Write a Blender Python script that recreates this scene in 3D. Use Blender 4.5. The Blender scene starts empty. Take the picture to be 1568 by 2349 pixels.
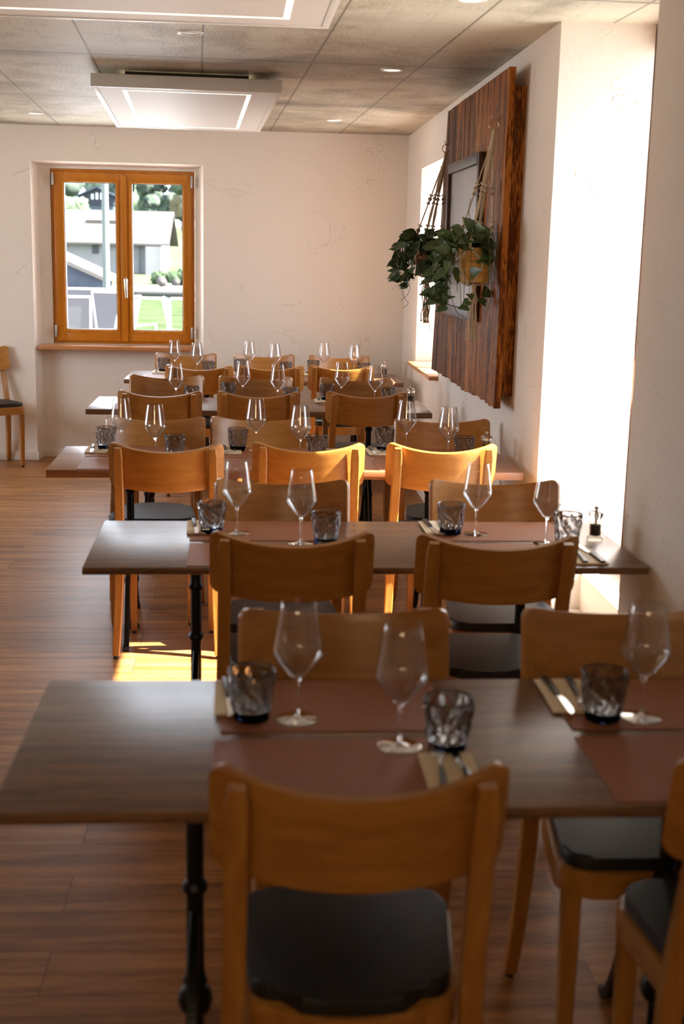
import bpy, bmesh, math, random
from mathutils import Vector, Matrix, noise
random.seed(7)
PI = math.pi
SC = bpy.context.scene
COL = SC.collection

# ------------------------------------------------------------------ camera
PITCH, YAW, ROLL, CAM_H = 0.203767, 0.072998, 0.0221019, 1.6166
fw = Vector((math.sin(YAW)*math.cos(PITCH), math.cos(YAW)*math.cos(PITCH), -math.sin(PITCH)))
rt0 = Vector((math.cos(YAW), -math.sin(YAW), 0)); up0 = rt0.cross(fw)
rt = rt0*math.cos(ROLL) + up0*math.sin(ROLL); up = up0*math.cos(ROLL) - rt0*math.sin(ROLL)
cd = bpy.data.cameras.new('camera'); cam = bpy.data.objects.new('camera', cd); COL.objects.link(cam)
M = Matrix.Identity(4)
for i in range(3):
    M[i][0], M[i][1], M[i][2] = rt[i], up[i], -fw[i]
M[0][3], M[1][3], M[2][3] = 0, 0, CAM_H
cam.matrix_world = M
cd.sensor_fit = 'VERTICAL'; cd.sensor_height = 36; cd.sensor_width = 24
cd.lens = 2866.97*36/2349
cd.clip_start = 0.05; cd.clip_end = 1000
cd.dof.use_dof = True; cd.dof.focus_distance = 6.8; cd.dof.aperture_fstop = 3.6
SC.camera = cam

# ------------------------------------------------------------------ world, sun, daylight, exposure
w = bpy.data.worlds.new('world'); SC.world = w; w.use_nodes = True
bg = w.node_tree.nodes['Background']
bg.inputs[0].default_value = (0.74, 0.85, 1.0, 1); bg.inputs[1].default_value = 6.0
SUN_DIR = Vector((-1, 0.13, -1.10)).normalized()
sl = bpy.data.lights.new('sun', 'SUN'); sl.energy = 52; sl.angle = 0.009; sl.color = (1.0, 0.955, 0.88)
sun = bpy.data.objects.new('sun', sl); COL.objects.link(sun)
sun.rotation_euler = SUN_DIR.to_track_quat('-Z', 'Y').to_euler()
def area(name, loc, direction, sx, sy, power, color):
    l = bpy.data.lights.new(name, 'AREA'); l.shape = 'RECTANGLE'; l.size = sx; l.size_y = sy; l.energy = power; l.color = color
    o = bpy.data.objects.new(name, l); COL.objects.link(o); o.location = loc
    o.rotation_euler = Vector(direction).to_track_quat('-Z', 'Y').to_euler()
    return o
DAY = (1.0, 0.95, 0.90)
# daylight coming in through the window of the left wall
area('daylight_left_window', (-4.42, 7.2, 1.55), (1, 0, -0.12), 2.2, 1.4, 42, DAY)
# warm fill light added behind the camera to brighten the foreground
area('warm_fill_light', (-.6, -1.6, 2.40), (0.05, .75, -.55), 1.6, .6, 25, (1.0, 0.76, 0.44))
# daylight at the windows the photo shows
area('daylight_niche_window', (1.50, 4.54, 1.42), (-1, 0, -0.1), 2.0, .75, 22, (0.84, 0.93, 1.0))
area('daylight_right_window', (1.50, 8.36, 1.55), (-1, 0, -0.1), 1.2, 1.0, 15, (0.92, 0.96, 1.0))
area('daylight_back_window', (-1.0, 10.02, 1.55), (0, -1, -0.05), 1.0, 1.2, 26, (0.86, 0.90, 1.0))
SC.view_settings.view_transform = 'Standard'; SC.view_settings.look = 'None'
SC.view_settings.exposure = 0.08; SC.view_settings.gamma = 1.0; SC.view_settings.use_curve_mapping = False
SC.cycles.use_denoising = True
SC.cycles.transparent_max_bounces = 32
SC.cycles.max_bounces = 14; SC.cycles.transmission_bounces = 14; SC.cycles.diffuse_bounces = 6
SC.cycles.sample_clamp_indirect = 8

# ------------------------------------------------------------------ materials
def newmat(name):
    m = bpy.data.materials.new(name); m.use_nodes = True
    return m, m.node_tree.nodes, m.node_tree.links
def P(n): return n['Principled BSDF']
def flat(name, c, rough=0.5, metal=0.0, spec=0.5, bump=0.0, bscale=50, coat=0.0, var=0.0):
    m, n, l = newmat(name); p = P(n)
    p.inputs['Base Color'].default_value = (*c, 1); p.inputs['Roughness'].default_value = rough
    p.inputs['Metallic'].default_value = metal; p.inputs['Specular IOR Level'].default_value = spec
    p.inputs['Coat Weight'].default_value = coat
    tc = n.new('ShaderNodeTexCoord')
    if bump or var:
        t = n.new('ShaderNodeTexNoise'); t.inputs['Scale'].default_value = bscale; t.inputs['Detail'].default_value = 4
        l.new(tc.outputs['Object'], t.inputs['Vector'])
        if bump:
            b = n.new('ShaderNodeBump'); b.inputs['Strength'].default_value = bump; b.inputs['Distance'].default_value = 0.01
            l.new(t.outputs['Fac'], b.inputs['Height']); l.new(b.outputs[0], p.inputs['Normal'])
        if var:
            r = n.new('ShaderNodeValToRGB'); e = r.color_ramp.elements
            e[0].position = .3; e[1].position = .7
            e[0].color = (*[x*(1-var) for x in c], 1); e[1].color = (*[min(1, x*(1+var)) for x in c], 1)
            l.new(t.outputs['Fac'], r.inputs[0]); l.new(r.outputs[0], p.inputs['Base Color'])
    return m
def wood(name, dark, light, scale=(1, 8, 8), rough=0.4, grain=0.5, coat=0.0, bump=0.15, base=5.0, fine=60.0, vary=0.0):
    m, n, l = newmat(name); p = P(n)
    tc = n.new('ShaderNodeTexCoord'); mp = n.new('ShaderNodeMapping'); mp.inputs['Scale'].default_value = scale
    oi = n.new('ShaderNodeObjectInfo'); ad = n.new('ShaderNodeVectorMath'); ad.operation = 'ADD'
    l.new(tc.outputs['Object'], mp.inputs[0]); l.new(mp.outputs[0], ad.inputs[0])
    ml = n.new('ShaderNodeMath'); ml.operation = 'MULTIPLY'; ml.inputs[1].default_value = 37
    l.new(oi.outputs['Random'], ml.inputs[0]); l.new(ml.outputs[0], ad.inputs[1])
    a = n.new('ShaderNodeTexNoise'); a.inputs['Scale'].default_value = base; a.inputs['Detail'].default_value = 6; a.inputs['Distortion'].default_value = .6
    b = n.new('ShaderNodeTexNoise'); b.inputs['Scale'].default_value = fine; b.inputs['Detail'].default_value = 3
    l.new(ad.outputs[0], a.inputs['Vector']); l.new(ad.outputs[0], b.inputs['Vector'])
    mx = n.new('ShaderNodeMath'); mx.operation = 'MULTIPLY_ADD'; mx.inputs[1].default_value = grain
    l.new(b.outputs['Fac'], mx.inputs[0]); l.new(a.outputs['Fac'], mx.inputs[2])
    r = n.new('ShaderNodeValToRGB'); e = r.color_ramp.elements
    e[0].position = .35 + grain*.35; e[1].position = .65 + grain*.6
    e[0].color = (*dark, 1); e[1].color = (*light, 1)
    l.new(mx.outputs[0], r.inputs[0])
    hs = n.new('ShaderNodeHueSaturation'); mv = n.new('ShaderNodeMapRange'); mv.inputs['To Min'].default_value = 1-vary; mv.inputs['To Max'].default_value = 1+vary
    l.new(oi.outputs['Random'], mv.inputs['Value']); l.new(mv.outputs[0], hs.inputs['Value']); l.new(r.outputs[0], hs.inputs['Color']); l.new(hs.outputs[0], p.inputs['Base Color'])
    bp = n.new('ShaderNodeBump'); bp.inputs['Strength'].default_value = bump; bp.inputs['Distance'].default_value = .003
    l.new(mx.outputs[0], bp.inputs['Height']); l.new(bp.outputs[0], p.inputs['Normal'])
    p.inputs['Roughness'].default_value = rough; p.inputs['Coat Weight'].default_value = coat; p.inputs['Coat Roughness'].default_value = .25
    return m
def plaster(name, c):
    m, n, l = newmat(name); p = P(n)
    tc = n.new('ShaderNodeTexCoord')
    t1 = n.new('ShaderNodeTexNoise'); t1.inputs['Scale'].default_value = 1.6; t1.inputs['Detail'].default_value = 4; t1.inputs['Distortion'].default_value = 1.5
    t2 = n.new('ShaderNodeTexNoise'); t2.inputs['Scale'].default_value = 55; t2.inputs['Detail'].default_value = 5
    l.new(tc.outputs['Object'], t1.inputs['Vector']); l.new(tc.outputs['Object'], t2.inputs['Vector'])
    # trowel ridges: thin bands where the broad noise crosses a level
    s = n.new('ShaderNodeMath'); s.operation = 'SUBTRACT'; s.inputs[1].default_value = .52; l.new(t1.outputs['Fac'], s.inputs[0])
    ab = n.new('ShaderNodeMath'); ab.operation = 'ABSOLUTE'; l.new(s.outputs[0], ab.inputs[0])
    mr = n.new('ShaderNodeMapRange'); mr.inputs['From Min'].default_value = 0; mr.inputs['From Max'].default_value = .006
    mr.inputs['To Min'].default_value = 1; mr.inputs['To Max'].default_value = 0; l.new(ab.outputs[0], mr.inputs['Value'])
    t3 = n.new('ShaderNodeTexNoise'); t3.inputs['Scale'].default_value = 3; l.new(tc.outputs['Object'], t3.inputs['Vector'])
    gt = n.new('ShaderNodeMapRange'); gt.inputs['From Min'].default_value = .52; gt.inputs['From Max'].default_value = .6; l.new(t3.outputs['Fac'], gt.inputs['Value'])
    mm = n.new('ShaderNodeMath'); mm.operation = 'MULTIPLY'; l.new(mr.outputs[0], mm.inputs[0]); l.new(gt.outputs[0], mm.inputs[1])
    ad = n.new('ShaderNodeMath'); ad.operation = 'MULTIPLY_ADD'; ad.inputs[1].default_value = .45
    l.new(t2.outputs['Fac'], ad.inputs[0]); l.new(mm.outputs[0], ad.inputs[2])
    b = n.new('ShaderNodeBump'); b.inputs['Strength'].default_value = .55; b.inputs['Distance'].default_value = .008
    l.new(ad.outputs[0], b.inputs['Height']); l.new(b.outputs[0], p.inputs['Normal'])
    p.inputs['Base Color'].default_value = (*c, 1); p.inputs['Roughness'].default_value = .85
    p.inputs['Specular IOR Level'].default_value = .2
    return m
def thin_glass(name, tint=(1, 1, 1), facing_boost=1.0):
    m, n, l = newmat(name); n.remove(P(n)); out = n['Material Output']
    tr = n.new('ShaderNodeBsdfTransparent'); tr.inputs[0].default_value = (*tint, 1)
    gl = n.new('ShaderNodeBsdfGlossy'); gl.inputs['Roughness'].default_value = .02
    lw = n.new('ShaderNodeLayerWeight'); lw.inputs['Blend'].default_value = .5
    pw = n.new('ShaderNodeMath'); pw.operation = 'POWER'; pw.inputs[1].default_value = 4.0; l.new(lw.outputs['Facing'], pw.inputs[0])
    mu = n.new('ShaderNodeMath'); mu.operation = 'MULTIPLY_ADD'; mu.inputs[1].default_value = .62*facing_boost; mu.inputs[2].default_value = .04*facing_boost; mu.use_clamp = True
    mx = n.new('ShaderNodeMixShader'); l.new(pw.outputs[0], mu.inputs[0]); l.new(mu.outputs[0], mx.inputs[0])
    l.new(tr.outputs[0], mx.inputs[1]); l.new(gl.outputs[0], mx.inputs[2]); l.new(mx.outputs[0], out.inputs[0])
    return m
def glass(name, c=(1, 1, 1), rough=0.0, ior=1.45):
    m, n, l = newmat(name); n.remove(P(n)); g = n.new('ShaderNodeBsdfGlass')
    g.inputs['Color'].default_value = (*c, 1); g.inputs['Roughness'].default_value = rough; g.inputs['IOR'].default_value = ior
    l.new(g.outputs[0], n['Material Output'].inputs[0]); return m
def emit(name, c, s):
    m, n, l = newmat(name); p = P(n); p.inputs['Base Color'].default_value = (*c, 1)
    p.inputs['Emission Color'].default_value = (*c, 1); p.inputs['Emission Strength'].default_value = s
    return m
def floor_mat():
    m, n, l = newmat('vinyl_plank_floor'); p = P(n)
    tc = n.new('ShaderNodeTexCoord')
    br = n.new('ShaderNodeTexBrick'); br.offset = .37; br.inputs['Scale'].default_value = 1; br.inputs['Mortar Size'].default_value = .0012
    br.inputs['Brick Width'].default_value = 1.25; br.inputs['Row Height'].default_value = .18; br.inputs['Bias'].default_value = 0
    br.inputs['Color1'].default_value = (.0, .0, .0, 1); br.inputs['Color2'].default_value = (1, 1, 1, 1); br.inputs['Mortar'].default_value = (.3, .3, .3, 1)
    l.new(tc.outputs['Object'], br.inputs['Vector'])
    mp = n.new('ShaderNodeMapping'); mp.inputs['Scale'].default_value = (.7, 9, 1); l.new(tc.outputs['Object'], mp.inputs[0])
    off = n.new('ShaderNodeVectorMath'); off.operation = 'MULTIPLY_ADD'; off.inputs[1].default_value = (13, 7, 3)
    l.new(br.outputs['Color'], off.inputs[0]); l.new(mp.outputs[0], off.inputs[2])
    a = n.new('ShaderNodeTexNoise'); a.inputs['Scale'].default_value = 2.4; a.inputs['Detail'].default_value = 8; a.inputs['Distortion'].default_value = .5
    b = n.new('ShaderNodeTexNoise'); b.inputs['Scale'].default_value = 22; b.inputs['Detail'].default_value = 4
    l.new(off.outputs[0], a.inputs['Vector']); l.new(off.outputs[0], b.inputs['Vector'])
    s = n.new('ShaderNodeMath'); s.operation = 'MULTIPLY_ADD'; s.inputs[1].default_value = .45; l.new(b.outputs['Fac'], s.inputs[0]); l.new(a.outputs['Fac'], s.inputs[2])
    s2 = n.new('ShaderNodeMath'); s2.operation = 'MULTIPLY_ADD'; s2.inputs[1].default_value = .12; l.new(br.outputs['Color'], s2.inputs[0]); l.new(s.outputs[0], s2.inputs[2])
    r = n.new('ShaderNodeValToRGB'); e = r.color_ramp.elements
    e[0].position = .5; e[0].color = (.125, .050, .016, 1); e[1].position = .98; e[1].color = (.44, .205, .072, 1)
    k = e.new(.74); k.color = (.275, .115, .034, 1)
    l.new(s2.outputs[0], r.inputs[0])
    mo = n.new('ShaderNodeMix'); mo.data_type = 'RGBA'; mo.inputs['B'].default_value = (.05, .022, .012, 1)
    l.new(br.outputs['Fac'], mo.inputs['Factor']); l.new(r.outputs[0], mo.inputs['A']); l.new(mo.outputs['Result'], p.inputs['Base Color'])
    bp = n.new('ShaderNodeBump'); bp.inputs['Strength'].default_value = .25; bp.inputs['Distance'].default_value = .002
    l.new(s.outputs[0], bp.inputs['Height']); l.new(bp.outputs[0], p.inputs['Normal'])
    p.inputs['Roughness'].default_value = .40; p.inputs['Specular IOR Level'].default_value = .28
    return m
def concrete_mat():
    m, n, l = newmat('board_formed_concrete'); p = P(n)
    tc = n.new('ShaderNodeTexCoord'); mp = n.new('ShaderNodeMapping')
    mp.inputs['Rotation'].default_value = (0, 0, -.045)   # formwork is laid slightly skew to the walls
    l.new(tc.outputs['Object'], mp.inputs[0])
    def noise_(sc, det, dist=0, scale=None):
        t = n.new('ShaderNodeTexNoise'); t.inputs['Scale'].default_value = sc; t.inputs['Detail'].default_value = det; t.inputs['Distortion'].default_value = dist
        if scale:
            q = n.new('ShaderNodeMapping'); q.inputs['Scale'].default_value = scale; l.new(mp.outputs[0], q.inputs[0]); l.new(q.outputs[0], t.inputs['Vector'])
        else: l.new(mp.outputs[0], t.inputs['Vector'])
        return t
    big = noise_(.9, 5, .8); mid = noise_(4.5, 6, .4); grain = noise_(10, 5, 0, (12, 1.2, 1)); stain = noise_(1.7, 5, .6)
    def math_(op, a, b, c=None):
        q = n.new('ShaderNodeMath'); q.operation = op
        for i, v in enumerate((a, b, c)):
            if v is None: continue
            if isinstance(v, (int, float)): q.inputs[i].default_value = v
            else: l.new(v, q.inputs[i])
        return q.outputs[0]
    f = math_('MULTIPLY_ADD', mid.outputs['Fac'], .55, big.outputs['Fac'])
    f = math_('MULTIPLY_ADD', grain.outputs['Fac'], .45, f)
    r = n.new('ShaderNodeValToRGB'); e = r.color_ramp.elements
    e[0].position = .66; e[0].color = (.27, .235, .18, 1); e[1].position = 1.0; e[1].color = (.62, .575, .47, 1)
    k = e.new(.86); k.color = (.45, .40, .31, 1)
    l.new(math_('MULTIPLY', f, .95), r.inputs[0])
    # dark blotchy stains
    sm = n.new('ShaderNodeMapRange'); sm.inputs['From Min'].default_value = .55; sm.inputs['From Max'].default_value = .80; l.new(stain.outputs['Fac'], sm.inputs['Value'])
    # form joints
    sx = n.new('ShaderNodeSeparateXYZ'); l.new(mp.outputs[0], sx.inputs[0])
    def lines(sock, off, step, wd, soft):
        d = math_('PINGPONG', math_('ADD', sock, off), step/2)
        r_ = n.new('ShaderNodeMapRange'); r_.inputs['From Min'].default_value = wd; r_.inputs['From Max'].default_value = wd+soft
        r_.inputs['To Min'].default_value = 1; r_.inputs['To Max'].default_value = 0; l.new(d, r_.inputs['Value']); return r_.outputs[0]
    jx = lines(sx.outputs['X'], -.03, .515, .003, .003); jy = lines(sx.outputs['Y'], .62, 1.70, .007, .006)
    fx = lines(sx.outputs['X'], -.03, .1717, .002, .012); fy = lines(sx.outputs['Y'], .62, .567, .006, .012)
    fine_ = math_('MULTIPLY', math_('MAXIMUM', fx, fy), math_('MULTIPLY', stain.outputs['Fac'], .26))
    joint = math_('MAXIMUM', math_('MAXIMUM', jx, jy), fine_)
    band = math_('MULTIPLY', lines(sx.outputs['Y'], .62, 1.70, .0, .30), math_('SUBTRACT', mid.outputs['Fac'], .25))
    sg = math_('MINIMUM', math_('ADD', math_('MULTIPLY', sm.outputs[0], math_('MULTIPLY', grain.outputs['Fac'], 1.5)), math_('MAXIMUM', math_('MULTIPLY', band, 1.1), 0)), .85)
    mx = n.new('ShaderNodeMix'); mx.data_type = 'RGBA'; mx.inputs['B'].default_value = (.13, .108, .08, 1)
    l.new(sg, mx.inputs['Factor']); l.new(r.outputs[0], mx.inputs['A'])
    mj = n.new('ShaderNodeMix'); mj.data_type = 'RGBA'; mj.inputs['B'].default_value = (.09, .07, .05, 1)
    l.new(math_('MULTIPLY', joint, .7), mj.inputs['Factor']); l.new(mx.outputs['Result'], mj.inputs['A'])
    l.new(mj.outputs['Result'], p.inputs['Base Color'])
    bp = n.new('ShaderNodeBump'); bp.inputs['Strength'].default_value = .3; bp.inputs['Distance'].default_value = .005
    l.new(math_('SUBTRACT', f, math_('MULTIPLY', joint, .6)), bp.inputs['Height']); l.new(bp.outputs[0], p.inputs['Normal'])
    p.inputs['Roughness'].default_value = .55; p.inputs['Specular IOR Level'].default_value = .35
    return m
MT = dict(
    plaster=plaster('rough_white_plaster', (.80, .735, .665)),
    concrete=concrete_mat(), floor=floor_mat(),
    baseboard=flat('baseboard_paint', (.78, .72, .66), .5, bump=.05),
    beech=wood('oiled_beech', (.35, .135, .022), (.48, .215, .045), (1, 9, 9), .34, .45, .25, .06, 4, 45),
    beechv=wood('oiled_beech_legs', (.34, .130, .022), (.47, .208, .043), (9, 9, 1), .36, .45, .2, .06, 4, 45),
    leather=flat('black_seat_leather', (.009, .008, .0075), .48, bump=.25, bscale=260),
    glide=flat('black_rubber', (.012, .012, .012), .6),
    walnut=wood('walnut_tabletop', (.078, .034, .015), (.25, .122, .058), (1, 10, 10), .34, .6, .12, .22, 3, 34),
    walnut2=wood('mid_brown_tabletop', (.22, .080, .030), (.40, .17, .075), (1, 10, 10), .32, .5, .25, .12, 3, 30),
    iron=flat('black_cast_iron', (.014, .014, .016), .38, .6, bump=.15, bscale=120),
    mat=flat('brown_leather_placemat', (.34, .130, .062), .5, spec=.25, bump=.35, bscale=320, var=.08),
    napkin=flat('cream_paper_napkin', (.86, .72, .52), .8, bump=.1),
    steel=flat('polished_steel', (.78, .77, .75), .16, 1.0),
    handle=flat('dark_cutlery_handle', (.02, .019, .018), .35),
    bowl=thin_glass('clear_wine_glass', (.98, .98, .98), 2.0),
    footg=thin_glass('wine_glass_foot', (.95, .95, .95), 5.0),
    clear=glass('clear_solid_glass'),
    smoke=glass('smoky_grey_glass', (.77, .77, .775), 0.0, 1.42),
    smokebase=glass('deep_blue_grey_glass', (.07, .085, .14), 0.0, 1.45),
    acrylic=thin_glass('clear_acrylic', (.82, .79, .74), 2.2),
    pepper=flat('peppercorns', (.018, .012, .008), .7, bump=1, bscale=500),
    pane=thin_glass('window_pane', (.97, .985, .98), .35),
    frame=wood('amber_stained_window_wood', (.46, .150, .004), (.56, .200, .008), (6, 6, 1), .33, .3, .3, .05, 3, 50),
    seal=flat('dark_rubber_seal', (.02, .02, .02), .6),
    sill=wood('oak_window_sill', (.42, .17, .06), (.56, .25, .095), (1, 9, 9), .30, .4, .3, .06, 3, 40),
    chrome=flat('satin_chrome', (.72, .70, .66), .2, 1.0),
    hinge=flat('grey_hinge_metal', (.42, .42, .40), .35, .8),
    white=flat('white_lacquered_metal', (.78, .77, .73), .35),
    gap_shade=flat('dark_gap_shade', (.035, .033, .03), .8),  # dark colour painted in as shade above the ceiling panels
    panel=flat('white_panel_face', (.75, .73, .69), .55),
    led=emit('warm_led_strip', (1.0, .83, .60), 2.2),
    lamp_on=emit('warm_downlight', (1.0, .84, .66), 4.0),
    lamp_off=flat('frosted_lamp_cover', (.72, .71, .68), .4),
    oldwood=wood('reclaimed_dark_boards', (.026, .007, .002), (.27, .088, .016), (7, 7, .8), .55, .9, 0, .9, 3.2, 30, .45),
    oldwood2=wood('reclaimed_orange_edge', (.11, .030, .005), (.42, .145, .024), (7, 7, .8), .55, .8, 0, .7, 3.2, 26),
    darkframe=wood('dark_picture_frame', (.035, .014, .010), (.085, .038, .026), (6, 1.2, 6), .5, .7, 0, .4, 4, 40),
    canvas=flat('grey_mauve_print', (.30, .27, .265), .35, var=.12, bscale=2.5),
    chalk=flat('pale_drawn_line', (.56, .52, .50), .6),
    rope=flat('cream_cotton_rope', (.74, .64, .47), .85, bump=.8, bscale=300),
    rope2=flat('beige_cotton_rope', (.60, .47, .33), .85, bump=.8, bscale=300),
    ring=flat('nickel_ring', (.62, .55, .42), .25, 1.0),
    pot=flat('ochre_ribbed_pot', (.66, .36, .085), .55),
    pot2=flat('terracotta_pot', (.36, .135, .05), .6),
    soil=flat('dark_potting_soil', (.03, .02, .012), .9, bump=1, bscale=90),
    stem=flat('green_vine_stem', (.07, .09, .025), .5),
)
for nm, lo, hi in (('oldwood', .84, 1.08), ('oldwood2', .82, 1.12)):
    nd = MT[nm].node_tree.nodes; nd['Principled BSDF'].inputs['Specular IOR Level'].default_value = .12
    e = [q for q in nd if q.type == 'VALTORGB'][0].color_ramp.elements; e[0].position = lo; e[1].position = hi
def pot_ribs(m, sc):
    n, l = m.node_tree.nodes, m.node_tree.links; p = P(n)
    tc = n.new('ShaderNodeTexCoord'); wv = n.new('ShaderNodeTexWave'); wv.bands_direction = 'Z'; wv.inputs['Scale'].default_value = sc; wv.inputs['Distortion'].default_value = .4
    l.new(tc.outputs['Object'], wv.inputs['Vector'])
    b = n.new('ShaderNodeBump'); b.inputs['Distance'].default_value = .003; b.inputs['Strength'].default_value = .6
    l.new(wv.outputs['Fac'], b.inputs['Height']); l.new(b.outputs[0], p.inputs['Normal'])
pot_ribs(MT['pot'], 60); pot_ribs(MT['pot2'], 60)
def leaf_mat(name, c1, c2, speck):
    m, n, l = newmat(name); p = P(n)
    tc = n.new('ShaderNodeTexCoord'); t = n.new('ShaderNodeTexNoise'); t.inputs['Scale'].default_value = 150; t.inputs['Detail'].default_value = 2
    t2 = n.new('ShaderNodeTexNoise'); t2.inputs['Scale'].default_value = 9
    l.new(tc.outputs['Object'], t.inputs['Vector']); l.new(tc.outputs['Object'], t2.inputs['Vector'])
    r = n.new('ShaderNodeValToRGB'); e = r.color_ramp.elements; e[0].position = .58; e[1].position = .66; e[0].color = (0, 0, 0, 1)
    l.new(t.outputs['Fac'], r.inputs[0])
    a = n.new('ShaderNodeMix'); a.data_type = 'RGBA'; a.inputs['A'].default_value = (*c1, 1); a.inputs['B'].default_value = (*c2, 1); l.new(t2.outputs['Fac'], a.inputs['Factor'])
    b = n.new('ShaderNodeMix'); b.data_type = 'RGBA'; b.inputs['B'].default_value = (*speck, 1)
    l.new(r.outputs[0], b.inputs['Factor']); l.new(a.outputs['Result'], b.inputs['A']); l.new(b.outputs['Result'], p.inputs['Base Color'])
    p.inputs['Roughness'].default_value = .4
    return m
MT['leaf'] = leaf_mat('speckled_ivy_leaf', (.034, .074, .020), (.085, .145, .045), (.22, .27, .17))
MT['leaf2'] = leaf_mat('dark_ivy_leaf', (.025, .056, .014), (.06, .105, .03), (.11, .15, .08))

# ------------------------------------------------------------------ mesh helpers
def nb(): return bmesh.new()
def add_box(bm, x0, x1, y0, y1, z0, z1, bev=0.0, seg=2):
    t = bmesh.new(); bmesh.ops.create_cube(t, size=1)
    for v in t.verts:
        v.co = Vector(((x0+x1)/2 + v.co.x*(x1-x0), (y0+y1)/2 + v.co.y*(y1-y0), (z0+z1)/2 + v.co.z*(z1-z0)))
    if bev: bmesh.ops.bevel(t, geom=t.edges[:], offset=bev, segments=seg, profile=.5, affect='EDGES')
    merge(bm, t)
def merge(bm, t, mat=None):
    vm = {}
    for v in t.verts: vm[v] = bm.verts.new(mat @ v.co if mat else v.co)
    for f in t.faces:
        try: bm.faces.new([vm[v] for v in f.verts])
        except ValueError: pass
    t.free()
def add_lathe(bm, prof, seg=32, c=(0, 0, 0), fn=None):
    """prof: (r,z) list, spun about Z; r==0 closes to a point"""
    rings = []
    for r, z in prof:
        if r <= 1e-6: rings.append([bm.verts.new((c[0], c[1], c[2]+z))])
        else:
            rg = []
            for i in range(seg):
                a = 2*PI*i/seg; rr = r + (fn(a, z, r) if fn else 0)
                rg.append(bm.verts.new((c[0]+rr*math.cos(a), c[1]+rr*math.sin(a), c[2]+z)))
            rings.append(rg)
    for A, B in zip(rings, rings[1:]):
        for i in range(seg):
            j = (i+1) % seg
            if len(A) == 1 and len(B) == 1: continue
            if len(A) == 1: bm.faces.new((A[0], B[j], B[i]))
            elif len(B) == 1: bm.faces.new((A[i], A[j], B[0]))
            else: bm.faces.new((A[i], A[j], B[j], B[i]))
def frames(pts):
    pts = [Vector(p) for p in pts]; out = []
    ref = None
    for i, p in enumerate(pts):
        d = (pts[min(i+1, len(pts)-1)] - pts[max(i-1, 0)]).normalized()
        if ref is None:
            ref = Vector((1, 0, 0)) if abs(d.x) < .8 else Vector((0, 1, 0))
        u = (ref - d*ref.dot(d)).normalized(); v = d.cross(u); ref = u
        out.append((p, u, v))
    return out
def add_sweep(bm, pts, sizes, seg=8, rect=False, twist=0.0):
    """tube (or rounded rectangle bar when rect) along pts; sizes: radius or (wu,wv) half sizes"""
    rings = []
    fr = frames(pts)
    for i, (p, u, v) in enumerate(fr):
        s = sizes[i] if isinstance(sizes, (list, tuple)) and len(sizes) == len(pts) and not (len(sizes) == 2 and rect and not isinstance(sizes[0], (tuple, list))) else sizes
        su, sv = s if isinstance(s, (tuple, list)) else (s, s)
        rg = []
        if rect:
            c = .22
            prof = [(1, -1+c), (1, 1-c), (1-c, 1), (-1+c, 1), (-1, 1-c), (-1, -1+c), (-1+c, -1), (1-c, -1)]
        else: prof = [(math.cos(2*PI*k/seg), math.sin(2*PI*k/seg)) for k in range(seg)]
        tw = twist*i
        for a, b in prof:
            a, b = a*su, b*sv
            a, b = a*math.cos(tw)-b*math.sin(tw), a*math.sin(tw)+b*math.cos(tw)
            rg.append(bm.verts.new(p + u*a + v*b))
        rings.append(rg)
    n = len(rings[0])
    for A, B in zip(rings, rings[1:]):
        for k in range(n): bm.faces.new((A[k], A[(k+1) % n], B[(k+1) % n], B[k]))
    bm.faces.new(rings[0][::-1]); bm.faces.new(rings[-1])
def add_prism(bm, outline, z0, z1, bev=0.0, seg=3, bot=True):
    t = bmesh.new(); a = [t.verts.new((x, y, z0)) for x, y in outline]; b = [t.verts.new((x, y, z1)) for x, y in outline]
    n = len(a); fb = t.faces.new(a[::-1]); ft = t.faces.new(b)
    for i in range(n): t.faces.new((a[i], a[(i+1) % n], b[(i+1) % n], b[i]))
    if bev:
        es = list(ft.edges) + (list(fb.edges) if bot else [])
        bmesh.ops.bevel(t, geom=es, offset=bev, segments=seg, profile=.6, affect='EDGES')
    merge(bm, t)
def voxel(xs, ys, zs, solid):
    bm = nb(); V = {}
    def vv(i, j, k):
        if (i, j, k) not in V: V[(i, j, k)] = bm.verts.new((xs[i], ys[j], zs[k]))
        return V[(i, j, k)]
    nx, ny, nz = len(xs)-1, len(ys)-1, len(zs)-1
    S = lambda i, j, k: 0 <= i < nx and 0 <= j < ny and 0 <= k < nz and solid((xs[i]+xs[i+1])/2, (ys[j]+ys[j+1])/2, (zs[k]+zs[k+1])/2)
    for i in range(nx):
        for j in range(ny):
            for k in range(nz):
                if not S(i, j, k): continue
                if not S(i-1, j, k): bm.faces.new((vv(i, j, k), vv(i, j, k+1), vv(i, j+1, k+1), vv(i, j+1, k)))
                if not S(i+1, j, k): bm.faces.new((vv(i+1, j, k), vv(i+1, j+1, k), vv(i+1, j+1, k+1), vv(i+1, j, k+1)))
                if not S(i, j-1, k): bm.faces.new((vv(i, j, k), vv(i+1, j, k), vv(i+1, j, k+1), vv(i, j, k+1)))
                if not S(i, j+1, k): bm.faces.new((vv(i, j+1, k), vv(i, j+1, k+1), vv(i+1, j+1, k+1), vv(i+1, j+1, k)))
                if not S(i, j, k-1): bm.faces.new((vv(i, j, k), vv(i, j+1, k), vv(i+1, j+1, k), vv(i+1, j, k)))
                if not S(i, j, k+1): bm.faces.new((vv(i, j, k+1), vv(i+1, j, k+1), vv(i+1, j+1, k+1), vv(i, j+1, k+1)))
    return bm
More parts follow.
